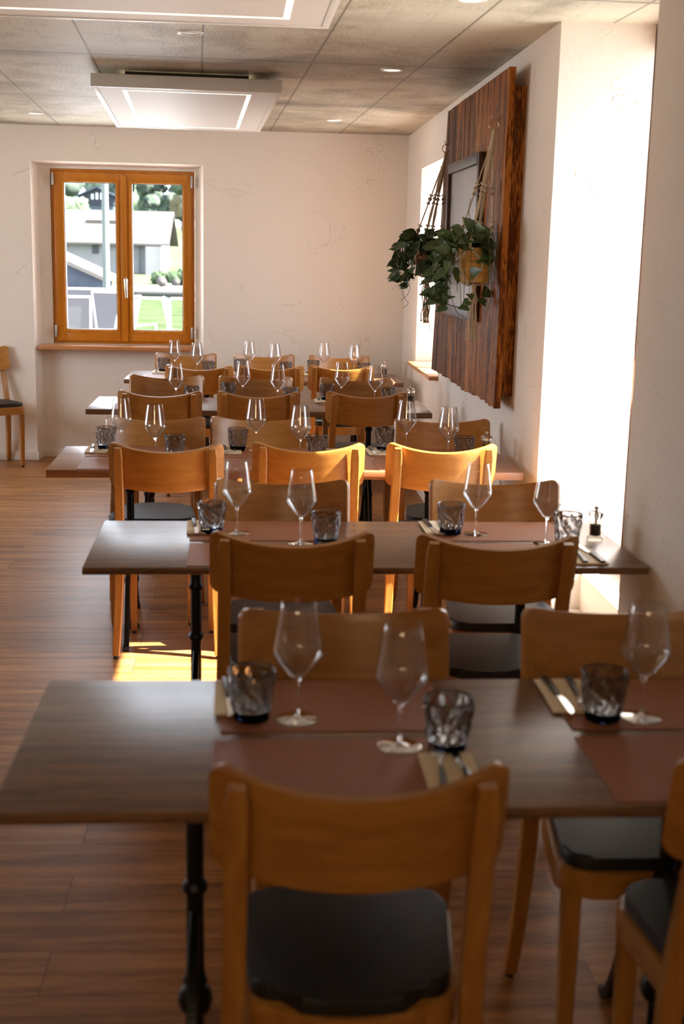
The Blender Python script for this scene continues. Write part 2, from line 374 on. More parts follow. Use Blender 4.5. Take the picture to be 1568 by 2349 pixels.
def build(name, bm, mat, parent=None, smooth=35):
    bmesh.ops.recalc_face_normals(bm, faces=bm.faces[:])
    me = bpy.data.meshes.new(name)
    if smooth:
        for f in bm.faces: f.smooth = True
        lim = math.radians(smooth)
        for e in bm.edges:
            if len(e.link_faces) == 2 and e.calc_face_angle(0) > lim: e.smooth = False
    bm.to_mesh(me); bm.free(); me.materials.append(mat)
    o = bpy.data.objects.new(name, me); COL.objects.link(o)
    if parent: o.parent = parent
    return o
def thing(name, label, cat, loc=(0, 0, 0), rz=0, group=None):
    o = bpy.data.objects.new(name, None); COL.objects.link(o); o.location = loc; o.rotation_euler = (0, 0, rz)
    o.empty_display_size = .1
    return tag(o, label, cat, group)
def tag(o, label, cat, group=None):
    o['label'] = label; o['category'] = cat
    if group: o['group'] = group
    return o
def struct(o, label=None, cat=None):
    o['kind'] = 'structure'
    if label: o['label'] = label
    if cat: o['category'] = cat
    return o
KIDS = {}
def dup(root, loc, rz=0, label=None, group=None):
    r = root.copy(); COL.objects.link(r); r.location = loc; r.rotation_euler = (0, 0, rz)
    if label: r['label'] = label
    if group: r['group'] = group
    for ch in root.children:
        c = ch.copy(); COL.objects.link(c); c.parent = r
        for g in ch.children:
            d = g.copy(); COL.objects.link(d); d.parent = c
    return r
class Maker:
    """first use moves the prototype itself, later uses copy it"""
    def __init__(s, fn): s.fn = fn; s.o = None
    def __call__(s, loc, rz, label, group):
        if s.o is None:
            s.o = s.fn(); s.o.location = loc; s.o.rotation_euler = (0, 0, rz); s.o['label'] = label
            if group: s.o['group'] = group
            return s.o
        return dup(s.o, loc, rz, label, group)

# ------------------------------------------------------------------ room shell
XW, YB, H = 1.1534, 9.717, 2.4965
XL, YF = -4.5, -2.5
fl = nb(); add_box(fl, XL-.3, XW+.60, YF-.3, YB+.4, -.15, 0)
struct(build('floor', fl, MT['floor'], smooth=0), 'brown wood plank floor of the restaurant', 'floor')
ce = nb(); add_box(ce, XL-.3, XW+.60, YF-.3, YB+.4, H, H+.25)
struct(build('ceiling', ce, MT['concrete'], smooth=0), 'board-formed raw concrete ceiling with dark joints', 'ceiling')
# right wall: full height niche with low parapet (near), window opening (far)
NY0, NY1, FY0, FY1 = 3.737, 4.942, 7.80, 8.912
def right_solid(x, y, z):
    if x > 1.52 and 4.07 < y < 5.03: return z < .34
    if x > 1.42 and NY0 < y < 4.12: return True
    if NY0 < y < NY1:
        if x < 1.36: return z < .187
        return z < .34
    if FY0 < y < FY1: return not (.85 < z < 2.205)
    return True
bm = voxel([XW, 1.36, 1.42, 1.52, 1.75], [YF-.3, NY0, 4.07, 4.12, NY1, 5.03, FY0, FY1, YB+.4], [0, .187, .34, .85, 2.205, H], right_solid)
struct(build('wall_right', bm, MT['plaster'], smooth=0), 'white plaster right wall with a tall window niche and a smaller window', 'wall')
# back wall with the recess down to the floor and the window opening
RX0, RX1, WX0, WX1, WZ0, WZ1 = -1.6615, -.385, -1.54, -.455, .89, 2.20
def back_solid(x, y, z):
    if y < 9.868: return not (RX0 < x < RX1 and z < 2.243)
    return not (WX0 < x < WX1 and WZ0 < z < WZ1)
bm = voxel([XL-.3, RX0, WX0, WX1, RX1, XW], [YB, 9.868, YB+.4], [0, WZ0, WZ1, 2.243, H], back_solid)
for v in bm.verts:
    if abs(v.co.y-9.868) < 1e-4:
        if abs(v.co.x-RX0) < 1e-4: v.co.x = -1.635
        if abs(v.co.x-RX1) < 1e-4: v.co.x = -.43
        if abs(v.co.z-2.243) < 1e-4: v.co.z = 2.222
struct(build('wall_back', bm, MT['plaster'], smooth=0), 'white trowelled plaster back wall with a recessed window', 'wall')
def left_solid(x, y, z):
    for a, b in ((6.1, 8.3),):
        if a < y < b and .85 < z < 2.25: return False
    return True
bm = voxel([XL-.3, XL], [YF-.3, 6.1, 8.3, YB], [0, .85, 2.25, H], left_solid)
struct(build('wall_left', bm, MT['plaster'], smooth=0))
bm = voxel([XL, XW], [YF-.3, YF], [0, H], lambda x, y, z: True)
struct(build('wall_front', bm, MT['plaster'], smooth=0))
# baseboards
bm = nb()
add_box(bm, XL, RX0-.006, YB-.012, YB, 0, .062, .002)
add_box(bm, RX0-.006, RX0+.010, YB-.010, 9.868, 0, .062, .002)
add_box(bm, -1.645, -.425, 9.856, 9.868, 0, .062, .002)
add_box(bm, RX1-.03, RX1+.002, YB-.010, 9.868, 0, .062, .002)
add_box(bm, RX1+.002, XW, YB-.012, YB, 0, .062, .002)
struct(build('baseboard_back', bm, MT['baseboard']), 'low cream baseboard along the back wall', 'baseboard')
bm = nb(); add_box(bm, XW-.012, XW, NY1, YB-.012, 0, .062, .002); add_box(bm, XW-.012, XW, YF, NY0, 0, .062, .002)
struct(build('baseboard_right', bm, MT['baseboard']), 'low cream baseboard along the right wall', 'baseboard')

# ---- back window
def ring_frame(bm, x0, x1, z0, z1, w, y0, y1, bev=.004):
    """mitred rectangular frame in the XZ plane"""
    t = bmesh.new()
    O = [(x0, z0), (x1, z0), (x1, z1), (x0, z1)]; I = [(x0+w, z0+w), (x1-w, z0+w), (x1-w, z1-w), (x0+w, z1-w)]
    for k in range(4):
        q = (k+1) % 4
        tt = bmesh.new()
        vs = [tt.verts.new((a, y, b)) for y in (y0, y1) for a, b in (O[k], O[q], I[q], I[k])]
        for f in ((0, 1, 2, 3), (7, 6, 5, 4), (0, 4, 5, 1), (1, 5, 6, 2), (2, 6, 7, 3), (3, 7, 4, 0)): tt.faces.new([vs[i] for i in f])
        bmesh.ops.bevel(tt, geom=tt.edges[:], offset=bev*.35, segments=1, affect='EDGES')
        merge(t, tt)
    merge(bm, t)
def make_window(name, x0, x1, z0, z1, panes, label, post=True):
    """built facing -Y at y=0; panes: list of (x0,x1) glass limits, two sashes"""
    r = struct(thing(name, label, 'window'))
    bm = nb(); ring_frame(bm, x0, x1, z0, z1, .045, 0, .07); build('outer_frame', bm, MT['frame'], r)
    xm = (panes[0][1]+panes[1][0])/2 if len(panes) > 1 else None
    for k, (a, b) in enumerate(panes):
        sx0 = x0+.022 if k == 0 else xm+.004; sx1 = xm-.004 if k == 0 and xm is not None else x1-.022
        wv = .085
        bm = nb()
        # sash: bar widths follow the pane
        for (p0, p1, q0, q1) in ((sx0, a, z0+.022, z1-.022), (b, sx1, z0+.022, z1-.022)):
            add_box(bm, p0, p1, -.022, .05, q0, q1, .004)
        add_box(bm, a-.001, b+.001, -.0215, .049, z0+.0225, z0+.11, .004); add_box(bm, a-.001, b+.001, -.0215, .049, z1-.098, z1-.0225, .004)
        s = build('sash', bm, MT['frame'], r)
        # inner bead frame
        bm = nb(); ring_frame(bm, a-.024, b+.024, z0+.086, z1-.074, .022, -.027, -.018); build('glazing_bead', bm, MT['frame'], s)
        bm = nb(); ring_frame(bm, a-.003, b+.003, z0+.107, z1-.095, .006, -.020, -.010, .001); build('rubber_seal', bm, MT['seal'], s)
        bm = nb(); add_box(bm, a-.002, b+.002, .012, .018, z0+.108, z1-.096); build('glass_pane', bm, MT['pane'], s, 0)
        for zz in (z1-.075, z0+.095):
            hx = x0+.018 if k == 0 else x1-.018
            bm = nb(); add_lathe(bm, [(0, -.045), (.009, -.045), (.010, -.04), (.010, .04), (.009, .045), (0, .045)], 12, (hx, -.032, zz))
            build('hinge', bm, MT['hinge'], r)
    if post:
        bm = nb(); add_box(bm, xm-.022, xm+.022, -.038, -.018, z0+.022, z1-.035, .005); build('center_strip', bm, MT['frame'], r)
    hz = (z0+z1)/2 - .17
    if xm is None: xm = x0+.055
    bm = nb(); add_lathe(bm, [(0, 0), (.021, 0), (.021, .006), (.014, .01), (.010, .028), (0, .028)], 20)
    for v in bm.verts: v.co = Vector((xm+.01 + v.co.x*.75, -.038-v.co.z, hz+v.co.y*1.35))
    add_sweep(bm, [(xm+.01, -.064, hz+.015), (xm+.012, -.070, hz-.02), (xm+.014, -.070, hz-.07), (xm+.016, -.066, hz-.125)], [(.012, .009), (.012, .008), (.010, .007), (.009, .006)], 12)
    build('handle', bm, MT['chrome'], r)
    return r
w1 = make_window('window_1', WX0+.004, WX1-.004, WZ0+.002, WZ1-.002, [(-1.437, -1.052), (-.930, -.548)], 'amber wood two-sash window in the back wall above its sill')
w1.location = (0, 9.872, 0)
bm = nb(); add_box(bm, -1.632, -.478, 9.703, 9.868, .852, .886, .005); sl_ = build('window_sill', bm, MT['sill'])
sl_.name = 'trim_1'; struct(sl_, 'orange-brown wooden sill board under the back window', 'window sill')
# right wall windows (seen edge-on, mostly hidden)
w2 = make_window('window_2', -.475, .475, .342, H-.002, [(-.395, .395)], 'tall amber wood window set deep in the near niche', False)
w2.location = (1.56, 4.55, 0); w2.rotation_euler = (0, 0, -PI/2)
w3 = make_window('window_3', -.55, .55, .882, 2.203, [(-.45, -.05), (.05, .45)], 'amber wood window in the right wall beyond the plank board', False)
w3.location = (1.52, (FY0+FY1)/2, 0); w3.rotation_euler = (0, 0, -PI/2); w3.scale = ((FY1-FY0)/1.105, 1, 1)
bm = nb(); add_box(bm, 1.095, 1.51, 7.765, 8.90, .851, .878, .004)
struct(build('trim_2', bm, MT['sill']), 'pale wooden sill board sticking out under the far right window', 'window sill')

# ------------------------------------------------------------------ ceiling fixtures
def led_panel(label, cx, cy, wx, wy, rz):
    r = thing('ceiling_panel_lamp', label, 'ceiling lamp', (cx, cy, 2.40), rz, 'heating and light panels on the ceiling')
    bm = nb()
    ob = [(-wx/2, -wy/2), (wx/2, -wy/2), (wx/2, wy/2), (-wx/2, wy/2)]
    t = bmesh.new(); b_ = .028
    for (x0, x1, y0, y1) in ((-wx/2, wx/2, -wy/2, -wy/2+b_), (-wx/2, wx/2, wy/2-b_, wy/2), (-wx/2, -wx/2+b_, -wy/2+b_, wy/2-b_), (wx/2-b_, wx/2, -wy/2+b_, wy/2-b_)):
        add_box(bm, x0, x1, y0, y1, 0, .062, .003)
    build('rim', bm, MT['white'], r)
    g = .146; s = .022
    bm = nb()
    X, Y = wx/2-b_-.002, wy/2-b_-.002
    a, b = wx/2-g, wy/2-g
    for (x0, x1, y0, y1) in ((-X, X, -Y, -b), (-X, X, b, Y), (-X, -a, -b, b), (a, X, -b, b)): add_box(bm, x0, x1, y0, y1, .003, .055)
    add_box(bm, -a+s, a-s, -b+s, b-s, .003, .055)
    build('panel_face', bm, MT['panel'], r, 0)
    bm = nb()
    for (x0, x1, y0, y1) in ((-a, a, -b, -b+s), (-a, a, b-s, b), (-a, -a+s, -b+s, b-s), (a-s, a, -b+s, b-s)): add_box(bm, x0+.0003, x1-.0003, y0+.0003, y1-.0003, .0028, .02)
    build('light_strip', bm, MT['led'], r, 0)
    bm = nb(); add_box(bm, -wx/2+.16, wx/2-.16, -wy/2+.16, wy/2-.16, .056, H-2.40+.002)  # dark box added as the shade between panel and ceiling
    build('gap_shade_box', bm, MT['gap_shade'], r)
    return r
led_panel('white ceiling panel with warm light strip, whole above the back tables', -.390, 7.625, .945, 2.136, .047)
led_panel('white ceiling panel with light strip, cut off by the top of the photo', -.854, 4.197, 2.24, .993, .015)
def downlight(x, y, on, label):
    r = thing('ceiling_spotlight', label, 'spotlight', (x, y, H), 0, 'round recessed ceiling spotlights')
    bm = nb(); add_lathe(bm, [(.040, .004), (.040, -.004), (.044, -.007), (.054, -.005), (.056, 0), (.056, .004)], 32); build('trim_ring', bm, MT['white'], r)
    bm = nb(); add_lathe(bm, [(0, -.002), (.040, -.002), (.040, .003), (0, .003)], 32); build('lamp_disc', bm, MT['lamp_on'] if on else MT['lamp_off'], r)
    if on:
        l = bpy.data.lights.new('spot_bulb', 'SPOT'); l.energy = 5; l.color = (1, .82, .6); l.spot_size = 1.6; l.spot_blend = .6; l.shadow_soft_size = .04
        o = bpy.data.objects.new('spot_bulb', l); COL.objects.link(o); o.parent = r; o.location = (0, 0, -.012)
downlight(-.269, 5.486, False, 'unlit white ceiling spotlight between the two ceiling panels')
downlight(.657, 6.335, True, 'lit ceiling spotlight nearest the top of the plank board')
downlight(-1.468, 8.871, True, 'small lit ceiling spotlight left of the whole panel, near the back wall')
downlight(.528, 8.749, True, 'small lit ceiling spotlight near the back right corner of the room')
downlight(.751, 4.58, True, 'bright ceiling spotlight cut by the top edge of the photo')

# ------------------------------------------------------------------ chairs
CT = math.radians(13); CN = Vector((0, -math.cos(CT), -math.sin(CT))); CA = Vector((0, -math.sin(CT), math.cos(CT)))
CR, CW = .36, .220
def make_chair():
    r = thing('dining_chair', '', 'chair')
    tmax = math.asin(CW/CR)
    # curved plywood backrest
    t = bmesh.new(); NX = 36; NZ = 8; th = .017
    L = CR*tmax; rc = .028
    cols = []
    for i in range(NX+1):
        s = -L*math.cos(PI*i/NX)           # denser towards the ends
        e = L-abs(s)
        cut = rc - math.sqrt(max(0, rc*rc-(rc-e)**2)) if e < rc else 0
        top = -cut - .020*(1-(s/L)**2); bot = -.185 + cut
        cols.append((s/CR, top, bot))
    def pt(th_, tt, off):
        b = Vector((0, -.20, .885))
        rr = CR+off
        return b + Vector((rr*math.sin(th_), 0, 0)) + CN*(rr*math.cos(th_)-CR*math.cos(tmax)) + CA*tt
    G = {}
    for side, off in ((0, -th/2), (1, th/2)):
        for i, (a, tp, bt) in enumerate(cols):
            for j in range(NZ+1): G[side, i, j] = t.verts.new(pt(a, bt+(tp-bt)*j/NZ, off))
    for i in range(NX):
        for j in range(NZ):
            t.faces.new((G[0, i, j], G[0, i+1, j], G[0, i+1, j+1], G[0, i, j+1]))
            t.faces.new((G[1, i, j], G[1, i, j+1], G[1, i+1, j+1], G[1, i+1, j]))
        t.faces.new((G[0, i, 0], G[1, i, 0], G[1, i+1, 0], G[0, i+1, 0])); t.faces.new((G[0, i, NZ], G[0, i+1, NZ], G[1, i+1, NZ], G[1, i, NZ]))
    for j in range(NZ):
        t.faces.new((G[0, 0, j], G[0, 0, j+1], G[1, 0, j+1], G[1, 0, j])); t.faces.new((G[0, NX, j], G[1, NX, j], G[1, NX, j+1], G[0, NX, j+1]))
    bmesh.ops.recalc_face_normals(t, faces=t.faces[:])
    es = [e for e in t.edges if e.calc_face_angle(0) > 1.2]
    bmesh.ops.bevel(t, geom=es, offset=.0055, segments=3, profile=.5, affect='EDGES', clamp_overlap=True)
    bm = nb(); merge(bm, t); build('backrest', bm, MT['beech'], r, 40)
    # seat outline: rounded trapezoid, straight-ish back edge bowed outwards
    def seat_outline(g):
        pts = []
        P4 = [(-.168+g, -.165+g), (.168-g, -.165+g), (.205-g, .172-g), (-.205+g, .172-g)]; rad = [.05, .05, .085, .085]
        for k in range(4):
            p, a, b = Vector(P4[k]), Vector(P4[k-1]), Vector(P4[(k+1) % 4])
            u, v = (a-p).normalized(), (b-p).normalized(); R_ = rad[k]-g*.5
            for q in range(9):
                s = q/8; p0 = p+u*R_; p1 = p+v*R_
                pts.append(tuple(p0*(1-s)**2 + p*2*s*(1-s) + p1*s*s))
            if k == 0: pts += [(x, -.165+g-.045*(1-(x/.168)**2)*1.0) for x in (-.08, -.04, 0, .04, .08)]
        return pts
    bm = nb(); add_prism(bm, seat_outline(0), .400, .456, .006, 2); build('seat_frame', bm, MT['beech'], r)
    bm = nb(); add_prism(bm, seat_outline(.010), .454, .483, .011, 4, False); build('seat_cushion', bm, MT['leather'], r)
    for s in (-1, 1):
        P_ = [(s*.182, -.256, .864), (s*.183, -.250, .83), (s*.184, -.213, .68), (s*.186, -.180, .54), (s*.188, -.166, .45), (s*.190, -.166, .36), (s*.195, -.178, .22), (s*.201, -.198, .09), (s*.205, -.216, .012)]
        S_ = [(.013, .010), (.0175, .0125), (.018, .014), (.018, .016), (.018, .019), (.018, .019), (.0165, .0175), (.0155, .016), (.0145, .015)]
        bm = nb(); add_sweep(bm, P_, S_, rect=True); lg = build('leg', bm, MT['beechv'], r)
        bm = nb(); add_sweep(bm, [(s*.205, -.2160, .014), (s*.2052, -.2175, 0)], [.011, .011], 12); build('foot_glide', bm, MT['glide'], lg)
        bm = nb(); add_sweep(bm, [(s*.168, .132, .412), (s*.167, .133, .3), (s*.165, .136, .012)], [(.0185, .0185), (.0175, .0175), (.0125, .0125)], rect=True); lg = build('leg', bm, MT['beechv'], r)
        bm = nb(); add_sweep(bm, [(s*.165, .136, .014), (s*.165, .136, 0)], [.010, .010], 12); build('foot_glide', bm, MT['glide'], lg)
    return r
chair = Maker(make_chair)
GN, GF = 'honey-brown wooden chairs with their backs to the camera', 'honey-brown wooden chairs across the tables facing the camera'
ROWS = ['first', 'second', 'third', 'fourth', 'fifth']
# positions: midpoint of the two upper ends of the backrest
near = [
 (0, .164, 1.735, 'honey wooden chair in the foreground, its back filling the bottom centre of the photo'),
 (0, .870, 1.745, 'wooden chair cut off by the right edge, back turned, at the nearest table'),
 (1, .108, 3.310, 'shaded wooden chair, left of the two backs at the near side of the second table'),
 (1, .672, 3.290, 'shaded wooden chair, right of the two backs at the near side of the second table'),
 (2, -.338, 4.875, 'orange-lit wooden chair, left of three at the near side of the pale third table'),
 (2, .223, 4.925, 'sunlit wooden chair, middle of three at the near side of the pale third table'),
 (2, .762, 4.945, 'brightest sunlit wooden chair, right of three at the near side of the third table'),
 (3, -.500, 6.745, 'brown wooden chair, left of three backs at the near side of the fourth table'),
 (3, .032, 6.770, 'brown wooden chair, middle of three backs at the near side of the fourth table'),
 (3, .622, 6.840, 'dark wooden chair beside the pepper mill end, right of three at the fourth table'),
 (4, -.355, 8.300, 'brown wooden chair, left of three backs at the near side of the farthest table'),
 (4, .115, 8.380, 'brown wooden chair, middle of three backs at the near side of the farthest table'),
 (4, .593, 8.460, 'partly sunlit wooden chair, right of three backs at the farthest table'),
]
for k, x, y, lb in near: chair((x, y+.20, 0), random.uniform(-.015, .015), lb, GN)
far = [
 (0, .198, 2.545, 'wooden chair across the nearest table, its back behind the two foreground wine glasses'),
 (0, .800, 2.550, 'wooden chair across the nearest table by the right edge, black seat under the tabletop'),
 (1, .097, 4.090, 'wooden chair across the second table, left one with a grey sheen on its corner'),
 (1, .818, 4.115, 'wooden chair across the second table, right one near the bright window niche'),
 (2, -.436, 5.660, 'wooden chair across the third table, left of three facing us'),
 (2, .030, 5.690, 'golden wooden chair across the third table, middle of three facing us'),
 (2, .873, 5.710, 'golden wooden chair across the third table, right of three beside the pepper mill'),
 (3, -.517, 7.600, 'brown wooden chair across the fourth table, left of three facing us'),
 (3, .010, 7.605, 'brown wooden chair across the fourth table, middle of three facing us'),
 (3, .628, 7.605, 'dark wooden chair across the fourth table, right of three facing us'),
 (4, -.497, 9.290, 'wooden chair across the farthest table, left of three against the back wall'),
 (4, .076, 9.290, 'wooden chair across the farthest table, middle of three against the back wall'),
 (4, .630, 9.290, 'wooden chair across the farthest table, right of three with a pale sheen'),
]
for k, x, y, lb in far: chair((x, y-.20, 0), PI+random.uniform(-.015, .015), lb, GF)
chair((-1.93, 9.40, 0), math.atan2(-.56, -.83), 'lone wooden chair at the left edge, standing against the back wall', None)

# ------------------------------------------------------------------ tables
D = .62
TB = [(1.8487, -.4081, 1.138, .0054, .021), (3.4114, -.4702, 1.142, .0167, .021), (4.9867, -.8215, 1.113, .0176, .032),
      (6.925, -.920, 1.0025, .0026, .030), (8.596, -.879, 1.0373, .0044, .030)]
TLAB = ['dark walnut table in the foreground, nearest to the camera', 'dark walnut table, second from the camera, with glossy right end',
        'paler brown table, third from the camera, with sunlit front edge', 'brown table, fourth from the camera, below the plank board',
        'farthest brown table, closest to the back wall']
COLS = [(-.100, .80), (-.165, .845), (-.515, .770), (-.60, .675), (-.33, .725)]
def trestle(bm, x, yc, ztop):
    """cast iron double-foot column"""
    pr = [(0, 0), (.030, 0), (.033, .012), (.022, .03), (.016, .05), (.016, .19), (.030, .205), (.034, .222), (.030, .240), (.020, .25), (.024, .262), (.018, .275),
          (.0165, .30), (.0165, .44), (.022, .446), (.025, .455), (.022, .464), (.0165, .47), (.0165, .60), (.021, .606), (.023, .614), (.021, .622), (.0175, .628), (.0195, .68), (.028, ztop-.012), (.028, ztop-.006), (0, ztop-.006)]
    add_lathe(bm, pr, 20, (x, yc, 0))
    for s in (-1, 1):
        add_sweep(bm, [(x, yc+s*.01, .40), (x, yc+s*.10, .36), (x, yc+s*.19, .24), (x, yc+s*.25, .10), (x, yc+s*.285, .03), (x, yc+s*.31, .012)],
                  [(.009, .013), (.010, .014), (.010, .014), (.010, .013), (.012, .012), (.013, .010)], rect=True)
    add_box(bm, x-.045, x+.045, yc-.24, yc+.24, ztop-.010, ztop, .003)
for k, (yf, x0, x1, rot, th) in enumerate(TB):
    cx = (x0+x1)/2; L = x1-x0
    r = thing('dining_table', TLAB[k], 'table', (cx, yf, 0), math.atan(rot), 'dining tables set in a row')
    m = MT['walnut2'] if k in (2,) else MT['walnut']
    bm = nb(); add_box(bm, -L/2, L/2, 0, D, .75-th, .75, .0025, 2); build('tabletop', bm, m, r)
    for c in COLS[k]:
        bm = nb(); trestle(bm, c-cx, D/2, .75-th); p = build('pedestal', bm, MT['iron'], r)
        for s in (-1, 1):
            bm = nb(); add_box(bm, c-cx-.013, c-cx+.013, D/2+s*.318-.016, D/2+s*.318+.016, 0, .017, .003); build('foot_glide', bm, MT['glide'], p)

# ------------------------------------------------------------------ tableware
def make_glass():
    r = thing('wine_glass', '', 'wine glass')
    bm = nb()
    out = [(.004, .082), (.010, .0830), (.016, .0880), (.027, .1025), (.038, .1175), (.0440, .1270), (.0462, .1330), (.0462, .1390), (.0445, .1490), (.0400, .177), (.0360, .204), (.0322, .228)]
    inn = [(r_-.0011, z_+.0012) for r_, z_ in out[1:-1]] + [(.0312, .228)]
    add_lathe(bm, [(0, .081)]+out + [(.0317, .2286)] + inn[::-1] + [(0, .0852)], 40)
    build('bowl', bm, MT['bowl'], r)
    bm = nb(); add_lathe(bm, [(0, .0815), (.0060, .0812), (.0042, .076), (.0033, .068), (.0030, .045), (.0032, .020), (.0045, .0085), (0, .0075)], 20)
    build('stem', bm, MT['clear'], r)
    bm = nb(); add_lathe(bm, [(0, .0078), (.0045, .0078), (.009, .0055), (.020, .0035), (.036, .0020), (.0392, .0012), (.0394, .0002), (.036, 0), (0, .0002)], 40)
    build('foot', bm, MT['footg'], r)
    return r
def make_tumbler():
    r = thing('tumbler', '', 'glass')
    def fn(a, z, r_):
        return .0021*math.sin(13*a+2.0*math.sin(z*110))*math.sin(z*150+2*math.sin(3*a)+1) + .0011*math.sin(7*a+z*60)
    bm = nb(); N = 16
    def ro(z): return .033 + (.0455-.033)*(z/.097)**.75
    prof = [(0, .019)] + [(ro(.0)*0+ro(z)*1.0, z) for z in [.019+.002]]
    zs = [.021+(.097-.021)*i/N for i in range(N+1)]
    outer = [(ro(z), z) for z in zs]; inner = [(ro(z)-.0032, z) for z in zs]
    seg = 64; rings = []
    def ringv(r_, z, f): return [bm.verts.new(((r_+f(2*PI*i/seg, z, r_))*math.cos(2*PI*i/seg), (r_+f(2*PI*i/seg, z, r_))*math.sin(2*PI*i/seg), z)) for i in range(seg)]
    z0 = lambda a, z, r_: 0
    for q, (r_, z) in enumerate(outer): rings.append(ringv(r_, z, fn if 0 < q < N-1 else z0))
    rings.append(ringv(ro(.097)-.0016, .0982, z0))
    for q, (r_, z) in enumerate(inner[::-1]): rings.append(ringv(r_, z, z0 if q < 2 else (lambda a, z, r_: -.6*fn(a, z, r_))))
    for A, B in zip(rings, rings[1:]):
        for i in range(seg): bm.faces.new((A[i], A[(i+1) % seg], B[(i+1) % seg], B[i]))
    bm.faces.new(rings[-1]); bm.faces.new(rings[0][::-1])
    build('cup', bm, MT['smoke'], r, 60)
    bm = nb(); add_lathe(bm, [(0, 0), (.029, 0), (.0325, .002), (.0362, .0205), (.033, .0208), (0, .0208)], 48); build('thick_base', bm, MT['smokebase'], r, 60)
    return r
def make_mill():
    r = thing('pepper_mill', '', 'pepper mill')
    bm = nb(); add_lathe(bm, [(0, 0), (.024, 0), (.026, .003), (.026, .010), (.0225, .014), (.0195, .016), (.0195, .060), (.023, .063), (.023, .067), (.018, .069), (0, .069)], 24); build('grinder_body', bm, MT['acrylic'], r)
    bm = nb(); add_lathe(bm, [(0, .017), (.0165, .017), (.0165, .050), (0, .052)], 20); build('peppercorns', bm, MT['pepper'], r)
    def fn(a, z, r_): return .0018*math.cos(7*a) if .070 < z < .094 else 0
    bm = nb(); add_lathe(bm, [(0, .069), (.016, .069), (.021, .074), (.0235, .082), (.021, .090), (.013, .095), (.006, .097), (0, .097)], 42, fn=fn); build('turning_head', bm, MT['clear'], r)
    bm = nb(); add_lathe(bm, [(0, .012), (.0035, .012), (.0035, .098), (.0075, .100), (.0075, .106), (.004, .110), (0, .110)], 16); build('spindle_knob', bm, MT['chrome'], r)
    return r
def make_placemat():
    bm = nb(); add_box(bm, -.215, .215, -.14, .14, 0, .0022, .0008, 1)
    return tag(build('placemat', bm, MT['mat']), '', 'placemat')
def make_napkin():
    r = thing('napkin', '', 'napkin')
    bm = nb(); add_box(bm, -.048, .048, -.095, .095, 0, .0035, .0012, 1); build('folded_layers', bm, MT['napkin'], r)
    bm = nb(); add_box(bm, -.0475, .040, -.094, .094, .0036, .0052, .0006, 1); build('top_fold', bm, MT['napkin'], r)
    return r
def make_knife():
    r = thing('table_knife', '', 'knife')
    bm = nb(); add_sweep(bm, [(0, -.105, .004), (0, -.06, .005), (0, -.01, .005), (0, .005, .004)], [(.007, .0028), (.0065, .004), (.0055, .004), (.004, .003)], rect=True); build('knife_handle', bm, MT['handle'], r)
    t = [(-.004, 0), (-.009, .03), (-.0095, .08), (-.006, .10), (.002, .112), (.005, .10), (.004, .0)]
    bm = nb(); add_prism(bm, t[::-1], .0032, .0046, .0004, 1); build('blade', bm, MT['steel'], r)
    return r
def make_fork():
    r = thing('table_fork', '', 'fork')
    bm = nb(); add_sweep(bm, [(0, -.105, .004), (0, -.05, .005), (0, .0, .005), (0, .012, .004)], [(.0075, .0028), (.006, .004), (.004, .003), (.003, .0025)], rect=True); build('fork_handle', bm, MT['handle'], r)
    bm = nb(); add_sweep(bm, [(0, .010, .004), (0, .035, .006), (0, .055, .007)], [(.003, .0018), (.004, .0016), (.0115, .0013)], rect=True)
    for q in (-1.5, -.5, .5, 1.5): add_sweep(bm, [(q*.0062, .053, .007), (q*.0062, .08, .009), (q*.006, .102, .015)], [.0017, .0016, .0009], 6)
    build('tines', bm, MT['steel'], r)
    return r
glassM, tumM, millM, napM, knifeM, forkM = Maker(make_glass), Maker(make_tumbler), Maker(make_mill), Maker(make_napkin), Maker(make_knife), Maker(make_fork)
matM = Maker(make_placemat)
ZT = .7501; ZM = .7525
TN = ['nearest table', 'second table', 'third table', 'fourth table', 'farthest table']
POS3 = ['left', 'middle', 'right']; POS2 = ['left', 'right']
